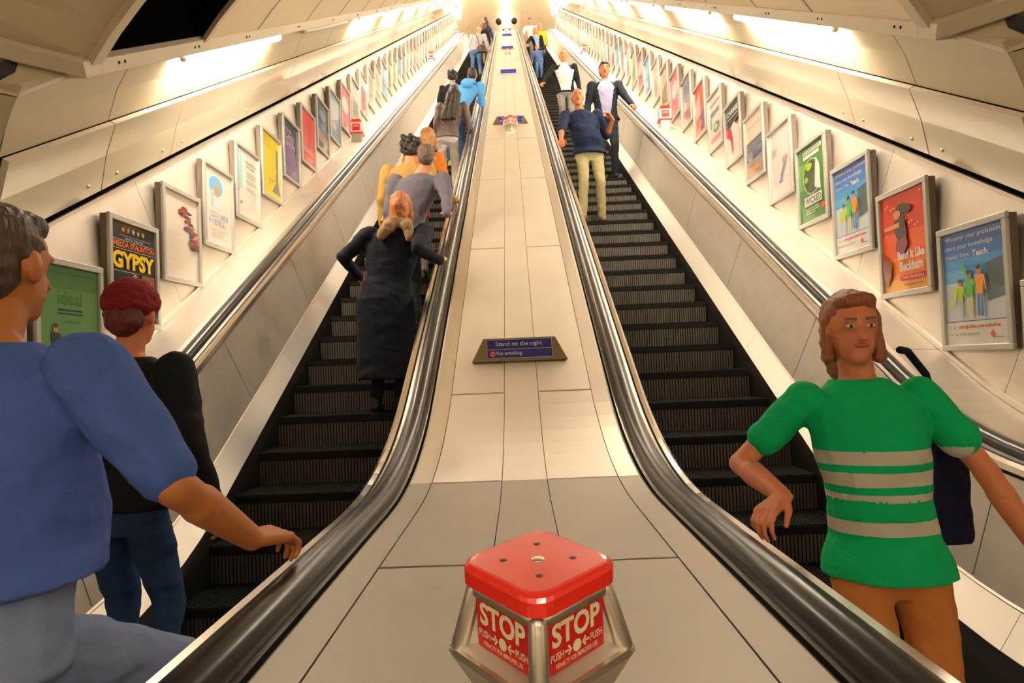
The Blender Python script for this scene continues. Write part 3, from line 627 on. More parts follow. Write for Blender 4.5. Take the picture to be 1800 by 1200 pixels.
# ------------------------------------------------------------------ stop units
def stop_unit(c, rot, label, tilt=0.0, detail=True):
    root = empty('stop_unit', c, label, 'emergency stop', 'red capped stop units on the centre decking')
    root.rotation_euler = (tilt, 0, 0)
    a = .0725; z1 = .235
    RZ = Matrix.Rotation(rot, 3, 'Z')
    def ring(h, z, r=.022, n=5):
        out = []
        for cx, cy, a0 in ((1, 1, 0), (-1, 1, 90), (-1, -1, 180), (1, -1, 270)):
            for i in range(n):
                t = radians(a0 + 90 * i / (n - 1)); out.append(RZ @ V((cx * (h - r) + r * cos(t), cy * (h - r) + r * sin(t), z)))
        return out
    mb = MB(); mb.loft([ring(a - .001, z1 - .028, .024), ring(a + .004, z1 - .026, .028), ring(a + .004, z1 - .008, .028), ring(a + .002, z1 - .003, .028), ring(a - .002, z1, .027), ring(a - .006, z1 + .0005, .026)], REDP)
    mb.build('cap', root, smooth=False)
    mb = MB(); mb.ell(V((0, 0, z1 + .0005)), (.0085, .0085, .002), CAST); mb.build('bolt', root)
    if detail:
        for q in ((.045, 0), (-.045, 0), (0, .045), (0, -.045)):
            mb = MB(); mb.ell(V((q[0], q[1], z1 + .0006)), (.0048, .0048, .0012), BOLT, n=10, k=6); mb.build('screw', root)
    # body: top collar, four corner posts, lower flare with a ledge, foot
    mb = MB()
    mb.loft([ring(a - .004, z1 - .029), ring(a - .003, z1 - .042)], CAST)
    mb.loft([ring(a - .016, .08, .01), ring(a - .014, z1 - .03, .01)], CAST)
    for sx in (-1, 1):
        for sy_ in (-1, 1):
            p = RZ @ V((sx * (a - .013), sy_ * (a - .013), 0)); q = RZ @ V((sx * (a + .003), sy_ * (a + .003), 0))
            mb.cap(p + V((0, 0, z1 - .04)), q + V((0, 0, .118)), .0115, .0125, CAST, 14)
    mb.build('corner_post', root, smooth=True)
    mb = MB()
    # flared cheeks on each side of every face
    for f in range(4):
        RF = RZ @ Matrix.Rotation(pi / 2 * f, 3, 'Z')
        for sx in (-1, 1):
            pts = [(sx * .052, -a + .012, z1 - .042), (sx * .064, -a + .004, z1 - .042), (sx * .080, -a - .012, .122), (sx * .052, -a + .012, .122)]
            mb.prism([RF @ V(p) for p in pts], RF @ V((0, .004, 0)), CASTP)
        mb.prism([RF @ V(p) for p in ((-.052, -a + .012, .125), (.052, -a + .012, .125), (.084, -a - .016, .116), (-.084, -a - .016, .116))], V((0, 0, -.006)), CASTP)
    mb.loft([ring(a + .016, .118, .016), ring(a + .017, .108, .016), ring(a - .012, .04, .02), ring(a - .012, -.06 if detail else -.05, .02)], CAST)
    mb.build('flared_base', root)
    for f in range(4):
        RF = RZ @ Matrix.Rotation(pi / 2 * f, 3, 'Z')
        mb = MB(); pf = lambda x, z, o: RF @ V((x, -a + .011 - o, z))
        mb.prism([pf(-.05, .125, 0), pf(.05, .125, 0), pf(.05, z1 - .043, 0), pf(-.05, z1 - .043, 0)], RF @ V((0, -.003, 0)), REDL)
        pp = mb.build('push_plate', root); pp['label'] = 'red plate with cream STOP lettering'
        if (f in (0, 3)):
            mb = MB(); q = lambda x, z: pf(x, z, .0038)
            put_text(mb, 'STOP', q, -.043, .157, .086, .031, CREAMT, .035)
            put_text(mb, 'PUSH', q, -.046, .1405, .022, .010, CREAMT, .02)
            put_text(mb, 'PUSH', q, .024, .1405, .022, .010, CREAMT, .02)
            mb.poly([q(.0075 * cos(t * pi / 8), .1455 + .0082 * sin(t * pi / 8)) for t in range(16)], CREAMT)
            for sg in (-1, 1):
                mb.poly([q(sg * .022, .144), q(sg * .014, .144), q(sg * .014, .147), q(sg * .022, .147)][::sg], CREAMT)
                mb.poly([q(sg * .009, .1455), q(sg * .0145, .1525), q(sg * .0165, .1505), q(sg * .0125, .1455), q(sg * .0165, .1405), q(sg * .0145, .1385)][::sg], CREAMT)
            if detail: put_text(mb, 'PENALTY FOR IMPROPER USE', q, -.037, .1295, .074, .0065, CREAMT, .01)
            mb.build('lettering', pp, fixn=False)
    return root
stop_unit(V((.013, .900, .772)), radians(42), 'large red capped emergency stop unit with STOP plates, in front on the centre decking', tilt=radians(9))
for s, lab in ((10.4, 'second red stop unit up the centre decking, in front of a blue sign'), (22.6, 'third small red stop unit up the centre decking'), (34.2, 'tiny red stop unit at the top of the centre decking')):
    stop_unit(pt(0, .73, s), radians(45), lab, detail=False)
def side_stop(side, s, label):
    c = pt(2.29 * side, .742, s); root = empty('side_stop_unit', c, label, 'emergency stop', 'stop units on the outer ledges')
    mb = MB(); mb.box((0, 0, .02), (.15, .15, .16), CAST); mb.build('pedestal', root, bevel=.006)
    mb = MB(); mb.box((0, 0, .185), (.17, .15, .16), WHITE); mb.build('housing', root, bevel=.006)
    mb = MB(); mb.prism([(-.085, -.07, .265), (.085, -.07, .265), (.06, -.07, .315), (-.06, -.07, .315)], (0, .14, 0), REDP); mb.build('red_cap', root, bevel=.004)
    mb = MB(); mb.box((0, 0, .105), (.19, .17, .022), REDP); mb.build('base_band', root, bevel=.004)
    mb = MB(); mb.box((0, -.078, .19), (.11, .006, .10), REDL); put_text(mb, 'STOP', lambda a, b: V((a, -.082, b)), -.04, .19, .08, .03, CREAMT, .03); mb.build('push_plate', root)
for side, nm in ((-1, 'left'), (1, 'right')):
    for s, q in ((10.15, 'lowest'), (21.5, 'middle'), (32.9, 'topmost')):
        side_stop(side, s, '%s small red and white stop box on the %s ledge under the posters' % (q, nm))

# ------------------------------------------------------------------ people
def cloth(name, c, rough=.85, **k): return mat(name, c, rough, bump=.5, bscale=18, var=.12, vscale=9, spec=.25, **k)
SKIN = mat('skin_light', (.62, .27, .14), .5, var=.06, vscale=12, spec=.4)
SKINR = mat('skin_ruddy', (.60, .20, .09), .5, var=.08, vscale=12, spec=.4)
SKINT = mat('skin_tan', (.48, .165, .045), .5, var=.08, vscale=12, spec=.4)
EYEW = mat('eye_white', (.6, .55, .5), .3); EYE = mat('eye_dark', (.02, .015, .012), .3); LIP = mat('lips', (.42, .10, .07), .5)
def bake(mb, name, parent, voxel, wrinkle=0.0, wscale=9.0, mfun=None, mats=None, sm=4, label=None):
    o = mb.build(name, None)
    r = o.modifiers.new('r', 'REMESH'); r.mode = 'VOXEL'; r.voxel_size = voxel
    q = o.modifiers.new('s', 'SMOOTH'); q.iterations = sm; q.factor = .5
    dg = bpy.context.evaluated_depsgraph_get(); dg.update()
    me = bpy.data.meshes.new_from_object(o.evaluated_get(dg))
    old = o.data; o.modifiers.clear(); o.data = me; bpy.data.meshes.remove(old); me.name = name
    if wrinkle:
        nn = [v.normal.copy() for v in me.vertices]
        for v, n in zip(me.vertices, nn):
            c = v.co
            f = noise.noise(V((c.x * wscale, c.y * wscale, c.z * wscale * 1.6))) + .6 * noise.noise(V((c.x * wscale * 2.3 + 5, c.y * wscale * 2.3, c.z * wscale * 3 + c.x * 8)))
            v.co = c + n * wrinkle * f
    me.materials.clear()
    for m in (mats or mb.mats): me.materials.append(m)
    me.polygons.foreach_set('use_smooth', [True] * len(me.polygons))
    ids = [0] * len(me.polygons)
    if mfun: ids = [mfun(p.center) for p in me.polygons]
    me.polygons.foreach_set('material_index', ids); me.update()
    o.parent = parent
    if label: o['label'] = label
    return o
def ik(s, t, a, b, pole):
    s, t = V(s), V(t); d = t - s; L = min(d.length, (a + b) * .995); dn = d.normalized()
    x = (a * a - b * b + L * L) / (2 * L); h = sqrt(max(0, a * a - x * x))
    p = V(pole); p = (p - dn * p.dot(dn)).normalized()
    return s + dn * x + p * h, s + dn * L
def add_hand(mb, wr, d, up, side, k, m, curl=(18, 35, 30), spread=8):
    """wr wrist, d direction of the palm, up the back of the hand, side +1 = right hand"""
    d = V(d).normalized(); up = V(up); up = (up - d * up.dot(d)).normalized(); lat = d.cross(up) * side  # towards the little finger
    lat = lat * 1.0
    c = wr + d * .045 * k
    for q in (-.03, -.010, .010, .030):
        mb.cap(wr + lat * q * .55 * k, wr + d * .088 * k + lat * q * k, .016 * k, .0135 * k, m, 10)
    seg = [(.040, .024, .019), (.045, .027, .021), (.042, .025, .020), (.032, .019, .016)]
    for i, q in enumerate((-.030, -.010, .010, .030)):
        p = wr + d * .088 * k + lat * q * k
        a = 0; dd0 = (d + lat * (i - 1.5) * math.tan(radians(spread)) * .6).normalized()
        for j in range(3):
            a += curl[j] * (1 + .08 * i)
            dd = dd0 * cos(radians(a)) - up * sin(radians(a))
            q2 = p + dd * seg[i][j] * k * 1.05; r = (.0098 - .0011 * j) * k
            mb.cap(p, q2, r, r - .0009 * k, m, 10); p = q2
    # thumb from the side of the palm, near its base
    p = wr + d * .028 * k - lat * .026 * k; dd = (d * .72 - lat * .62 - up * .25).normalized()
    q2 = p + dd * .042 * k; mb.cap(p, q2, .0145 * k, .0115 * k, m, 10)
    dd = (d * .9 - lat * .22 - up * .38).normalized(); q3 = q2 + dd * .030 * k; mb.cap(q2, q3, .011 * k, .0095 * k, m, 10)
    mb.cap(q3, q3 + (dd * .8 - up * .4 + lat * .2) * .022 * k, .0095 * k, .008 * k, m, 10)
def person(label, foot, H=1.72, face=0, lean=(0, 0), hands=None, feet=((-.1, 0, 0), (.1, 0, 0)), top=None, legs=None, shoe=BLK, skin=SKIN, hair=None, hairc=None, vox=.011,
           long_sleeve=True, coat=0.0, build=1.0, belly=0.0, head=(0, 0), shirt=None, stripes=None, topname='jacket', legname='trousers', hood=None, scarf=None, hat=None, jawbeard=False, hvox=None, sleeve_end=None, bare_legs=False, hem=.90, tvox=None, collar=None):
    k = H / 1.75; root = empty('person', foot, label, 'person')
    RZ = Matrix.Rotation(radians(face), 3, 'Z')
    W = lambda p: RZ @ V(p)              # local -> root axes
    toL = lambda p: RZ.transposed() @ (V(p) - V(foot))
    def B(x, y, z):                       # standing point with the lean applied
        t = max(0, (z - .92)) / .55
        return V((x * k + lean[0] * t, y * k + lean[1] * t, z * k))
    hipz = .93
    hips = [B(-.09, 0, .90), B(.09, 0, .90)]
    ank = [V((f[0] * k, f[1], .085 * k + f[2])) for f in feet]
    knee = []
    for i in range(2):
        kn, an = ik(hips[i], ank[i], .44 * k, .42 * k, (0, 1, .1)); knee.append(kn); ank[i] = an
    sh = [B(-.175 * build, 0, 1.425), B(.175 * build, 0, 1.425)]
    elb, wri, hd = [None] * 2, [None] * 2, [None] * 2
    for i, sd in enumerate(('L', 'R')):
        sg = -1 if i == 0 else 1; h = (hands or {}).get(sd)
        if h is None: t = sh[i] + V((sg * .09, .08, -.53)) * k; pole = (sg * .3, -1, 0)
        else: t = toL(h[0]); pole = h[1] if len(h) > 1 else (sg * .6, -1, -.4)
        elb[i], wri[i] = ik(sh[i], t, .30 * k, .26 * k, pole)
        hd[i] = (wri[i] - elb[i]).normalized()
    hc = B(head[0], head[1] + .01, 1.635)
    nk = B(0, -.01, 1.47)
    # ---- skin
    mb = MB(); b = build
    def tor(lst, m, ex=0.0):
        rings = []
        for z, y, rx, ry in lst:
            c = B(0, y, z); rings.append([W(c + V(((rx * b * k + ex) * cos(t * pi / 10), (ry * k + ex) * sin(t * pi / 10), 0))) for t in range(20)])
        mb_.loft(rings, m)
    TL = [(.84, 0, .10, .08), (.90, -.005, .155, .105), (.98, 0, .155, .105 + belly * .5), (1.08, .012 + belly * .4, .140 + belly * .3, .10 + belly), (1.2, .012 + belly * .3, .155, .108 + belly * .7), (1.32, .008, .172, .11), (1.40, 0, .165, .10), (1.455, -.005, .10, .075), (1.49, -.01, .062, .06)]
    mb_ = mb
    tor(TL, skin, -.018)
    mb.cap(W(nk), W(hc + V((0, -.005, -.05)) * k), .056 * k, .052 * k, skin)
    tq = RZ
    mb.ell(W(hc + V((0, -.008, .028)) * k), (.076 * k, .094 * k, .092 * k), skin, tq)
    mb.ell(W(hc + V((0, .012, -.035)) * k), (.062 * k, .072 * k, .082 * k), skin, tq)
    mb.ell(W(hc + V((0, .045, -.085)) * k), (.034 * k, .034 * k, .028 * k), skin, tq)
    mb.cap(W(hc + V((0, .082, .01)) * k), W(hc + V((0, .100, -.028)) * k), .009 * k, .0145 * k, skin, 8)
    mb.cap(W(hc + V((-.035, .078, .028)) * k), W(hc + V((.035, .078, .028)) * k), .011 * k, .011 * k, skin, 8)
    for sg in (-1, 1): mb.ell(W(hc + V((sg * .078, -.004, -.005)) * k), (.012 * k, .020 * k, .033 * k), skin, tq)
    for i in range(2):
        mb.cap(W(sh[i]), W(elb[i]), .040 * k * b, .036 * k, skin); mb.cap(W(elb[i]), W(wri[i]), .039 * k, .025 * k, skin)
        fp = W(elb[i] + (wri[i] - elb[i]) * .3); mb.ell(fp, (.041 * k, .041 * k, .041 * k), skin)
        if bare_legs: mb.cap(W(hips[i]), W(knee[i]), .082 * k, .055 * k, skin); mb.cap(W(knee[i]), W(ank[i]), .056 * k, .036 * k, skin)
        if not hvox:
            sg = -1 if i == 0 else 1; h = (hands or {}).get('LR'[i]); hdd = hd[i]
            if h and len(h) > 2: hdd = toL(V(foot) + V(h[2]))
            add_hand(mb, W(wri[i]), W(hdd), W(V((sg * .2, 0, 1)) if h else V((sg, 0, 0.1))), sg, k, skin, curl=(30, 40, 30) if h else (15, 25, 20))
    bake(mb, 'body', root, vox, sm=3)
    if hvox:
        for i in range(2):
            h = (hands or {}).get('LR'[i])
            if not h: continue
            mb = MB(); sg = -1 if i == 0 else 1; hdd = W(hd[i]) if len(h) < 3 else V(h[2])
            mb.cap(W(elb[i] + (wri[i] - elb[i]) * .35), W(wri[i]), .040 * k, .027 * k, skin)
            add_hand(mb, W(wri[i]), hdd, W(V((sg * .2, 0, 1))), sg, k, skin, curl=(22, 38, 30))
            bake(mb, 'hand', root, hvox, sm=3)
    # ---- top
    tmat = top
    mb = MB(); mb_ = mb
    T2 = [t for t in TL if t[0] >= (.95 if not coat else .84)]
    if coat: T2 = [(.92 - coat, 0, .185, .15)] + [(.9, 0, .175, .125)] + T2[2:]
    T2 = T2 if coat else [(hem, 0, .188, .136 + belly * .6)] + [(q[0], q[1], max(q[2], .182) if q[0] < .95 else q[2], max(q[3], .130) if q[0] < .95 else q[3]) for q in [(.90, 0, .185, .132)] * (hem < .88) + T2 if q[0] > hem + .02]
    T2 = T2[:-1] + [(1.475, -.008, .075, .068)]
    tor(T2, tmat, .010)
    for i in range(2):
        mb.cap(W(sh[i] + V((0, 0, -.01))), W(elb[i]), .068 * k * b, .055 * k, tmat)
        if long_sleeve:
            e = wri[i] - hd[i] * .01; mb.cap(W(elb[i]), W(e), .054 * k, .040 * k, tmat)
    if not long_sleeve:
        mb = MB(); mb_ = mb; tor(T2, tmat, .010)
        for i in range(2):
            f = sleeve_end or .7; e = sh[i] + (elb[i] - sh[i]) * f; mb.cap(W(sh[i] + V((0, 0, -.01))), W(e), .064 * k * b, .060 * k, tmat, 14)
    mf = None; mm = [tmat]
    if stripes: mf, mm = stripes
    if shirt:
        mm = [tmat, shirt[0]]; wdt = shirt[1]
        def mf(c):
            l = RZ.transposed() @ c; z = l.z / k; x = l.x / k - lean[0] / k * max(0, z - .92) / .55
            return 1 if (l.y > .02 and .93 < z < 1.5 and abs(x) < (wdt * (.35 + 1.0 * max(0, z - .95)) if z < 1.34 else .13 - (z - 1.34) * .5)) else 0
    bake(mb, topname, root, tvox or vox * 1.1, wrinkle=.008 * k, wscale=8, mfun=mf, mats=mm, sm=3)
    # ---- legs
    if legs and not bare_legs:
        mb = MB(); mb_ = mb; tor([(.80, 0, .10, .09), (.86, 0, .165, .115), (.93, 0, .160, .112), (max(1.0, hem + .03), 0, .150, .10 + belly * .4)], legs, .004)
        for i in range(2):
            mb.cap(W(hips[i] + V((0, 0, -.01))), W(knee[i]), .090 * k, .063 * k, legs, 14); mb.cap(W(knee[i]), W(ank[i] + V((0, 0, .0))), .062 * k, .050 * k, legs, 14)
        bake(mb, legname, root, vox * 1.1, wrinkle=.008 * k, wscale=9, sm=3)
    sm_ = mat('shoe_%d' % int(sum(shoe) * 1000), shoe, .5)
    for i in range(2):
        mb = MB(); a = ank[i]; mb.cap(W(a + V((0, -.03, -.045)) * 1), W(a + V((0, .13, -.055)) * 1), .042 * k, .034 * k, sm_); mb.cap(W(a + V((0, -.02, 0))), W(a + V((0, 0, -.03))), .045 * k, .045 * k, sm_)
        bake(mb, 'shoe', root, .012, sm=2)
    # ---- hair
    if hair:
        hm = mat('hair_%d' % int(sum(c * q for c, q in zip(hairc, (9000, 900, 90)))), hairc, .45, bump=.6, bscale=30, stretch=(3, 3, .4), var=.3, vscale=20)
        mb = MB()
        if hair in ('short', 'fringe', 'long', 'bob', 'bun', 'curly'):
            mb.ell(W(hc + V((0, -.022, .045)) * k), (.085 * k, .094 * k, .088 * k), hm, tq)
            mb.ell(W(hc + V((0, -.055, .0)) * k), (.078 * k, .062 * k, .085 * k), hm, tq)
            mb.ell(W(hc + V((0, .03, .088)) * k), (.066 * k, .056 * k, .034 * k), hm, tq)
        if hair == 'ring':
            mb.ell(W(hc + V((0, -.060, -.005)) * k), (.078 * k, .050 * k, .05 * k), hm, tq)
        if hair in ('bob', 'long'):
            for sg in (-1, 1): mb.cap(W(hc + V((sg * .068, -.01, .03)) * k), W(hc + V((sg * .078, 0, -.09)) * k), .026 * k, .022 * k, hm)
            mb.cap(W(hc + V((0, -.07, 0)) * k), W(hc + V((0, -.065, -.11)) * k), .075 * k, .066 * k, hm)
        if hair == 'long':
            for q in (-.06, 0, .06): mb.cap(W(hc + V((q, -.075, -.05)) * k), W(B(q * 1.5, -.135, 1.18)), .062 * k, .040 * k, hm)
        if hair == 'bun': mb.ell(W(hc + V((0, -.12, .04)) * k), (.05 * k, .045 * k, .05 * k), hm)
        if hair == 'curly':
            for i in range(26):
                t = i * 2.4; zz = -.06 + .16 * (i / 26); rr_ = .085 * sqrt(max(.1, 1 - ((zz - .02) / .14) ** 2))
                p = V((rr_ * cos(t), -.03 + min(.035, rr_ * sin(t)), zz + .02)); mb.ell(W(hc + p * k), (.03 * k,) * 3, hm, n=8, k=6)
        bake(mb, 'hair', root, .008 if vox < .012 else .011, wrinkle=.006, wscale=26, sm=2)
    if face > 90 or face < -90:
        for sg in (-1, 1):
            mb = MB(); mb.ell(W(hc + V((sg * .029, .080, .008)) * k), (.014 * k, .008 * k, .0065 * k), EYEW, tq, n=10, k=6); mb.ell(W(hc + V((sg * .029, .0855, .008)) * k), (.0058 * k, .004 * k, .0058 * k), EYE, tq, n=10, k=6)
            mb.build('eye', root, smooth=True)
        if hairc:
            bm_ = mat('brow_%d' % int(hairc[0] * 1000), [c * .6 for c in hairc], .8)
            for sg in (-1, 1):
                mb = MB(); mb.cap(W(hc + V((sg * .016, .089, .030)) * k), W(hc + V((sg * .043, .082, .032)) * k), .0045 * k, .0035 * k, bm_, 8); mb.build('eyebrow', root, smooth=True)
        mb = MB(); mb.ell(W(hc + V((0, .083, -.052)) * k), (.024 * k, .008 * k, .007 * k), LIP, tq, n=10, k=6); mb.build('mouth', root, smooth=True)
    if hat:
        kind, hcol = hat; hm = mat('hat_' + kind, hcol, .9, bump=.6, bscale=60)
        mb = MB()
        mb.ell(W(hc + V((0, -.012, .055)) * k), (.098 * k, .112 * k, .095 * k), hm, tq)
        mb.loft([[W(hc + V((r * .9 * cos(t * pi / 10), -.012 + r * 1.05 * sin(t * pi / 10), z)) * k) for t in range(20)] for r, z in ((.098, .02), (.108, .025), (.108, .06), (.098, .065))], hm)
        bake(mb, 'hat', root, .009, wrinkle=.005, wscale=30)
    if hood:
        hm = hood; mb = MB()
        for t in range(8):
            a0, a1 = radians(180 + t * 22.5), radians(180 + (t + 1) * 22.5)
            mb.cap(W(B(0, -.02, 1.49) + V((.095 * cos(a0), .085 * sin(a0), .0)) * k), W(B(0, -.02, 1.49) + V((.095 * cos(a1), .085 * sin(a1), 0)) * k), .042 * k, .042 * k, hm)
        mb.ell(W(B(0, -.115, 1.44)), (.11 * k, .055 * k, .09 * k), hm, tq)
        bake(mb, 'hood', root, .012, wrinkle=.006, wscale=12)
    if collar:
        mb = MB()
        for t in range(10):
            a0, a1 = radians(t * 36), radians(t * 36 + 36)
            mb.cap(W(B(0, -.012, 1.485) + V((.064 * cos(a0), .06 * sin(a0), .006 * sin(a0))) * k), W(B(0, -.012, 1.485) + V((.064 * cos(a1), .06 * sin(a1), .006 * sin(a1))) * k), .016 * k, .016 * k, collar)
        bake(mb, 'collar', root, .009)
    if scarf:
        hm = scarf; mb = MB()
        for q in range(2):
            for t in range(12):
                a0, a1 = radians(t * 30), radians(t * 30 + 30); c0 = B(0, -.015, 1.475 + .035 * q)
                mb.cap(W(c0 + V((.085 * cos(a0), .08 * sin(a0), .01 * sin(3 * a0))) * k), W(c0 + V((.085 * cos(a1), .08 * sin(a1), .01 * sin(3 * a1))) * k), .034 * k, .034 * k, hm)
        mb.cap(W(B(.10, -.09, 1.47)), W(B(.15, -.12, 1.36)), .05 * k, .035 * k, hm); mb.cap(W(B(-.04, -.11, 1.46)), W(B(-.08, -.13, 1.39)), .06 * k, .04 * k, hm)
        bake(mb, 'scarf', root, .010, wrinkle=.008, wscale=16)
    return root
def rail(side, s, n=.80, u=None):  # a point just above the inner handrail
    return pt(side * (.555 if u is None else u), n, s)
def step_at(x, s):   # centre of the tread holding path position s
    k = math.floor((s - 3.16) / .42); q = 3.16 + .42 * k
    P = V((x, q * C30 + 1.35 + .17, CZ + q * S30 - 2.7 * C30))
    if P.z < -.18: P.z = -.18
    return P
def bag(name, c, d, m, label, strap=None, cat='bag'):
    root = empty(name, c, label, cat)
    mb = MB(); c = V(c)
    mb.ell(c, (d[0] / 2, d[1] / 2, d[2] / 2), m); mb.box(c - V((0, 0, d[2] * .12)), (d[0] * .86, d[1] * .8, d[2] * .72), m)
    bake(mb, 'pouch', root, .012, wrinkle=.006)
    if strap:
        mb = MB(); mb.tube([V(p) for p in strap], .011, m, 8); mb.build('strap', root, smooth=True)
    for ch in root.children: ch.location = -c
    return root

NAVY = cloth('navy_coat', (.010, .010, .022)); GREYJ = cloth('grey_jacket', (.13, .12, .15)); MUST = cloth('mustard_jacket', (.42, .25, .07)); ORG = cloth('orange_coat', (.55, .17, .02))
SPK = mat('mottled_jacket', (.16, .11, .10), .7, bump=1.0, bscale=30, stretch=(2, 2, .6), var=.85, vscale=22)
WTR = cloth('white_trousers', (.70, .68, .66)); JEAN = cloth('blue_jeans', (.10, .19, .42)); DJEAN = cloth('dark_jeans', (.02, .05, .13)); BLUEH = cloth('blue_hoodie', (.10, .36, .76))
GREYS = cloth('grey_sweater', (.42, .40, .44)); BLACKC = cloth('black_cloth', (.008, .008, .010)); OLIVE = cloth('olive_cloth', (.18, .15, .03)); NAVT = cloth('navy_tee', (.012, .022, .06)); KHA = cloth('khaki', (.38, .34, .18))
SUIT = cloth('dark_suit', (.014, .022, .032)); LIL = cloth('lilac_shirt', (.48, .46, .72)); WSH = cloth('white_shirt', (.75, .72, .70)); GTR = cloth('grey_trousers', (.20, .19, .18)); BLJ = cloth('washed_blue', (.06, .12, .30))
TEE = cloth('blue_tee', (.06, .12, .40)); PJEAN = cloth('pale_blue_jeans', (.21, .27, .46)); GREEN = cloth('green_tee', (.0, .40, .13)); GST = cloth('tee_stripe', (.50, .46, .36)); TANT = cloth('rust_trousers', (.48, .17, .04)); YEL = cloth('yellow_jacket', (.50, .34, .03))
DRED = cloth('dark_red', (.16, .004, .006)); BEI = cloth('beige_scarf', (.35, .22, .12)); LBL = cloth('light_denim', (.25, .36, .55)); WBL = cloth('pale_blue_top', (.35, .45, .62))

# riding up on the left
f = step_at(-1.0, 4.25)
person('woman with copper hair in a long near-black coat, nearest rider going up', f, 1.66, -4, (.10, .05), {'R': (rail(-1, 4.75) + V((-.01, -.10, .05)), (.35, -.6, -1), (.05, .9, .45)), 'L': (f + V((-.26, .32, 1.06)), (-1, -.3, -.1))}, build=1.28,
       top=NAVY, coat=.66, legs=BLACKC, hair='bob', hairc=(.50, .16, .03), scarf=BEI, vox=.010, topname='coat')
f = step_at(-1.06, 5.65)
person('dark-haired person in a slate grey jacket riding up directly in front of the copper-haired woman', f, 1.76, 0, (.2, .05), {'R': (rail(-1, 5.5) + V((-.01, -.10, .05)), (.35, -.6, -1), (.05, .9, .45))}, top=GREYJ, legs=BLACKC, hair='short', hairc=(.10, .06, .035), build=1.25, topname='jacket')
f = step_at(-1.10, 6.0)
person('dark-haired person in a mustard jacket riding up beyond the grey jacket', f, 1.76, 0, (.08, .05), {'R': (rail(-1, 6.35) + V((-.01, -.10, .05)), (.35, -.6, -1), (.05, .9, .45))}, top=MUST, legs=GTR, hair='curly', hairc=(.02, .014, .01), build=1.15)
f = step_at(-1.1, 6.85)
person('person in an orange coat with tawny hair, mostly hidden by the mustard jacket', f, 1.68, 0, (.14, .05), None, top=ORG, legs=GTR, hair='bob', hairc=(.42, .20, .05), coat=.2, topname='coat')
f = step_at(-.98, 9.95)
person('woman with long dark hair, mottled brown jacket and white trousers going up', f, 1.68, 0, (.10, 0), None, top=SPK, legs=WTR, hair='long', hairc=(.035, .022, .016), vox=.012, shoe=(.02, .02, .02), build=1.1, coat=.02)
f = step_at(-.98, 11.7)
person('man in a bright blue hooded jacket with his right hand on the handrail', f, 1.78, 0, (.26, .05), {'R': (rail(-1, 12.75) + V((-.02, -.12, .04)), (.4, -.6, -1), (.1, .9, .4))}, top=BLUEH, legs=DJEAN, hair='short', hairc=(.02, .012, .01), hood=BLUEH, shoe=(.35, .40, .04), build=1.3, topname='hoodie')
f = step_at(-1.18, 12.5)
person('dark-haired rider almost hidden behind the blue hooded jacket', f, 1.62, 0, (.1, 0), None, top=BLACKC, legs=DJEAN, hair='curly', hairc=(.01, .008, .006), vox=.013)
f = step_at(-1.12, 24.6)
person('distant man in a pale grey sweater and blue jeans, going up', f, 1.8, 0, (.12, 0), None, top=GREYS, legs=JEAN, hair='ring', hairc=(.5, .35, .15), feet=((-.14, 0, 0), (.14, 0, 0)), vox=.014, build=1.2, coat=.02, topname='sweater')
bag('shoulder_bag', f + V((.22, -.20, .92)), (.34, .14, .28), mat('brown_leather', (.05, .028, .018), .5), 'dark brown shoulder bag hanging behind the man in the pale grey sweater', [f + V((.16, -.18, .98)), f + V((.10, -.17, 1.3)), f + V((.02, -.10, 1.52))])
f = step_at(-1.04, 28.4)
person('far rider with brown hair and black jacket, beyond the pale grey sweater', f, 1.72, 0, (.1, 0), None, top=BLACKC, legs=OLIVE, hair='bob', hairc=(.10, .035, .02), vox=.015)
f = step_at(-.98, 30.2)
person('far rider in a dark blue jacket beside the handrail near the top', f, 1.72, 0, (.12, 0), None, top=DJEAN, legs=BLACKC, hair='short', hairc=(.04, .03, .03), hood=DJEAN, vox=.015)
f = step_at(-1.12, 32.2)
person('topmost rider going up, brown-haired in olive clothing', f, 1.8, 0, (.14, 0), None, top=OLIVE, legs=BLACKC, hair='short', hairc=(.08, .03, .02), vox=.015)

# riding down on the right
f = step_at(1.02, 8.35)
person('balding man in a navy sweater and khaki trousers riding down, one hand on the handrail', f, 1.76, 180, (.10, .04), {'R': (rail(1, 8.1) + V((.02, .10, .06)), (.8, -.6, -.2), (-.1, -.8, -.3)), 'L': (f + V((.30, -.17, 1.30)), (-.6, -.2, -1), (-.55, -.1, .75))},
       top=NAVT, legs=KHA, skin=SKINR, hair='ring', hairc=(.12, .08, .06), belly=.05, build=1.18, long_sleeve=False, sleeve_end=1.0, shoe=(.25, .13, .06), feet=((-.13, 0, 0), (.13, .12, 0)), vox=.009, topname='sweater')
f = step_at(1.52, 10.35)
person('man with black hair in a dark suit and open lilac shirt riding down', f, 1.86, 180, (.0, .04), {'L': (pt(2.05, .80, 10.1) + V((-.03, .1, .06)), (-.2, -.6, -1), (.1, -.8, -.35))}, top=SUIT, legs=SUIT, skin=SKINR, hair='short', hairc=(.012, .01, .01), shirt=(LIL, .16), build=1.12, collar=LIL, vox=.010)
f = step_at(1.15, 13.9)
person('man in black jacket, white shirt and grey trousers, above the balding man', f, 1.78, 180, (.02, .04), {'R': (rail(1, 13.7) + V((-.02, .08, .07)), (.8, -.6, -.2), (-.2, -.8, -.3))}, top=BLACKC, legs=GTR, skin=SKINR, hair='ring', hairc=(.3, .2, .12), shirt=(WSH, .26), build=1.15, collar=WSH, vox=.012)
f = step_at(1.05, 24.4)
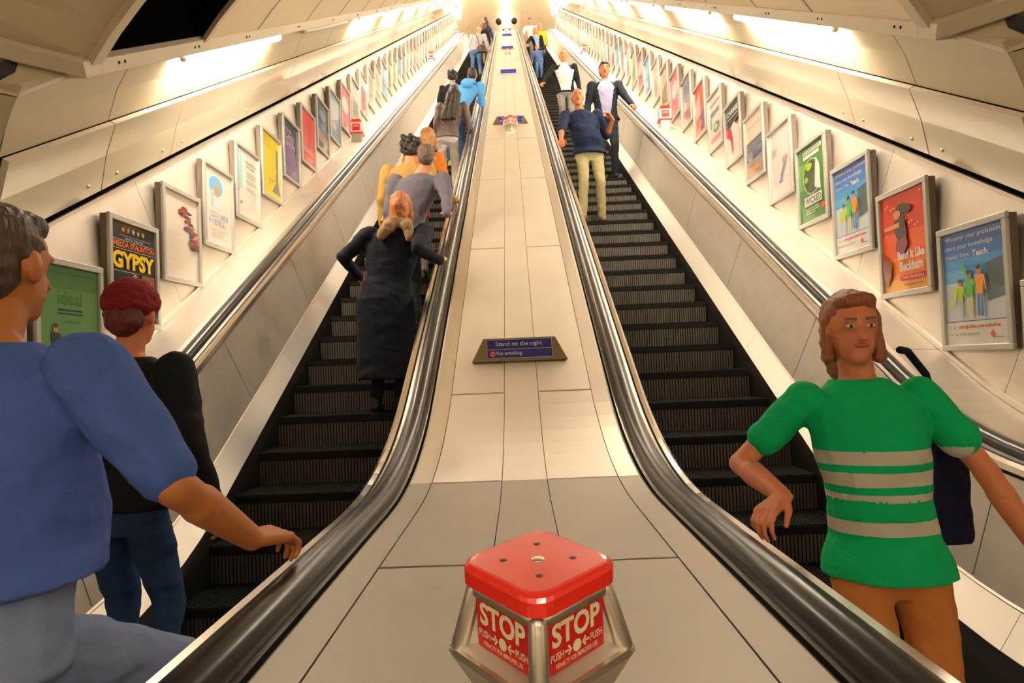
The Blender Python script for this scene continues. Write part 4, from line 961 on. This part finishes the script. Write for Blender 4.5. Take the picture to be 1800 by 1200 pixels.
person('far fair-haired woman in a black jacket riding down behind a child', f, 1.68, 180, (.06, 0), {'R': (rail(1, 24.2) + V((.02, .05, .07)), (.8, -.6, -.2))}, top=BLACKC, legs=BLJ, skin=SKINR, hair='bob', hairc=(.55, .30, .08), vox=.014, shirt=(LBL, .12))
f = step_at(1.02, 23.4)
person('small child in a blue top with pale sleeves and jeans riding down', f, 1.14, 180, (.04, 0), None, top=BLJ, legs=JEAN, skin=SKINR, hair='short', hairc=(.30, .12, .04), vox=.012)
f = step_at(1.02, 27.6)
person('far dark-haired man in a white jacket riding down', f, 1.86, 180, (.08, 0), {'R': (rail(1, 27.2) + V((.02, .05, .07)), (.8, -.6, -.2))}, top=WSH, legs=GTR, skin=SKINR, hair='short', hairc=(.03, .02, .015), build=1.15, vox=.015)
f = step_at(1.25, 26.2)
person('far person in a mustard yellow jacket riding down behind the fair-haired woman', f, 1.72, 180, (.04, 0), None, top=YEL, legs=BLACKC, skin=SKINR, hair='bob', hairc=(.45, .28, .10), vox=.015)

# the three figures close to the viewer
f = V((-1.10, 1.30, -.18))
person('large man in a blue short-sleeved tee at the left edge, forearm over handrail', f, 1.80, -8, (.0, .06), {'R': (V((-.62, 1.50, .885)), (.9, -.5, -.9), (.35, .92, -.12)), 'L': (f + V((-.35, .3, .9)), (-1, -.3, 0))},
       top=TEE, legs=PJEAN, skin=SKINT, hair='short', hairc=(.06, .03, .015), build=1.25, long_sleeve=False, sleeve_end=.86, belly=.07, vox=.008, hvox=.0045, topname='tee', hem=1.02, feet=((-.14, -.1, 0), (.30, .42, .22)))
f = V((-1.60, 2.62, -.18))
person('person in a dark red hat and black jacket behind the blue tee', f, 1.80, -6, (.05, .0), None, top=BLACKC, legs=DJEAN, skin=SKINR, hair='short', hairc=(.12, .01, .008), hat=('wool', (.20, .004, .006)), build=1.12, vox=.010)
def gs(c):
    z = c.z
    return 1 if abs(c.x) < .215 and any(a < z < b for a, b in ((1.112, 1.15), (1.052, 1.092), (1.012, 1.030), (.915, .955))) else 0
f = V((1.04, 1.95, -.18))
person('person in a green tee with pale stripes, close at the right', f, 1.60, 172, (.05, .0), {'R': (V((.70, 1.82, .865)), (.7, -.6, -.5), (-.72, -.5, -.30)), 'L': (f + V((.42, -.10, .78)), (-1, -.6, 0), (.3, -.5, -.8))},
       top=GREEN, legs=TANT, skin=SKINR, hair='bob', hairc=(.30, .09, .03), long_sleeve=False, sleeve_end=.6, stripes=(gs, [GREEN, GST]), vox=.008, hvox=.0045, topname='tee', tvox=.0055, hem=.86, feet=((-.1, -.05, 0), (.1, .22, 0)), shoe=(.25, .1, .04))
bag('shoulder_bag', V((1.31, 2.10, .84)), (.13, .14, .40), cloth('navy_bag', (.006, .006, .03)), 'navy bag hanging from the shoulder of the person in the green tee', [V((1.31, 2.09, 1.0)), V((1.25, 2.06, 1.17)), V((1.15, 1.98, 1.245)), V((1.10, 1.93, 1.25))])
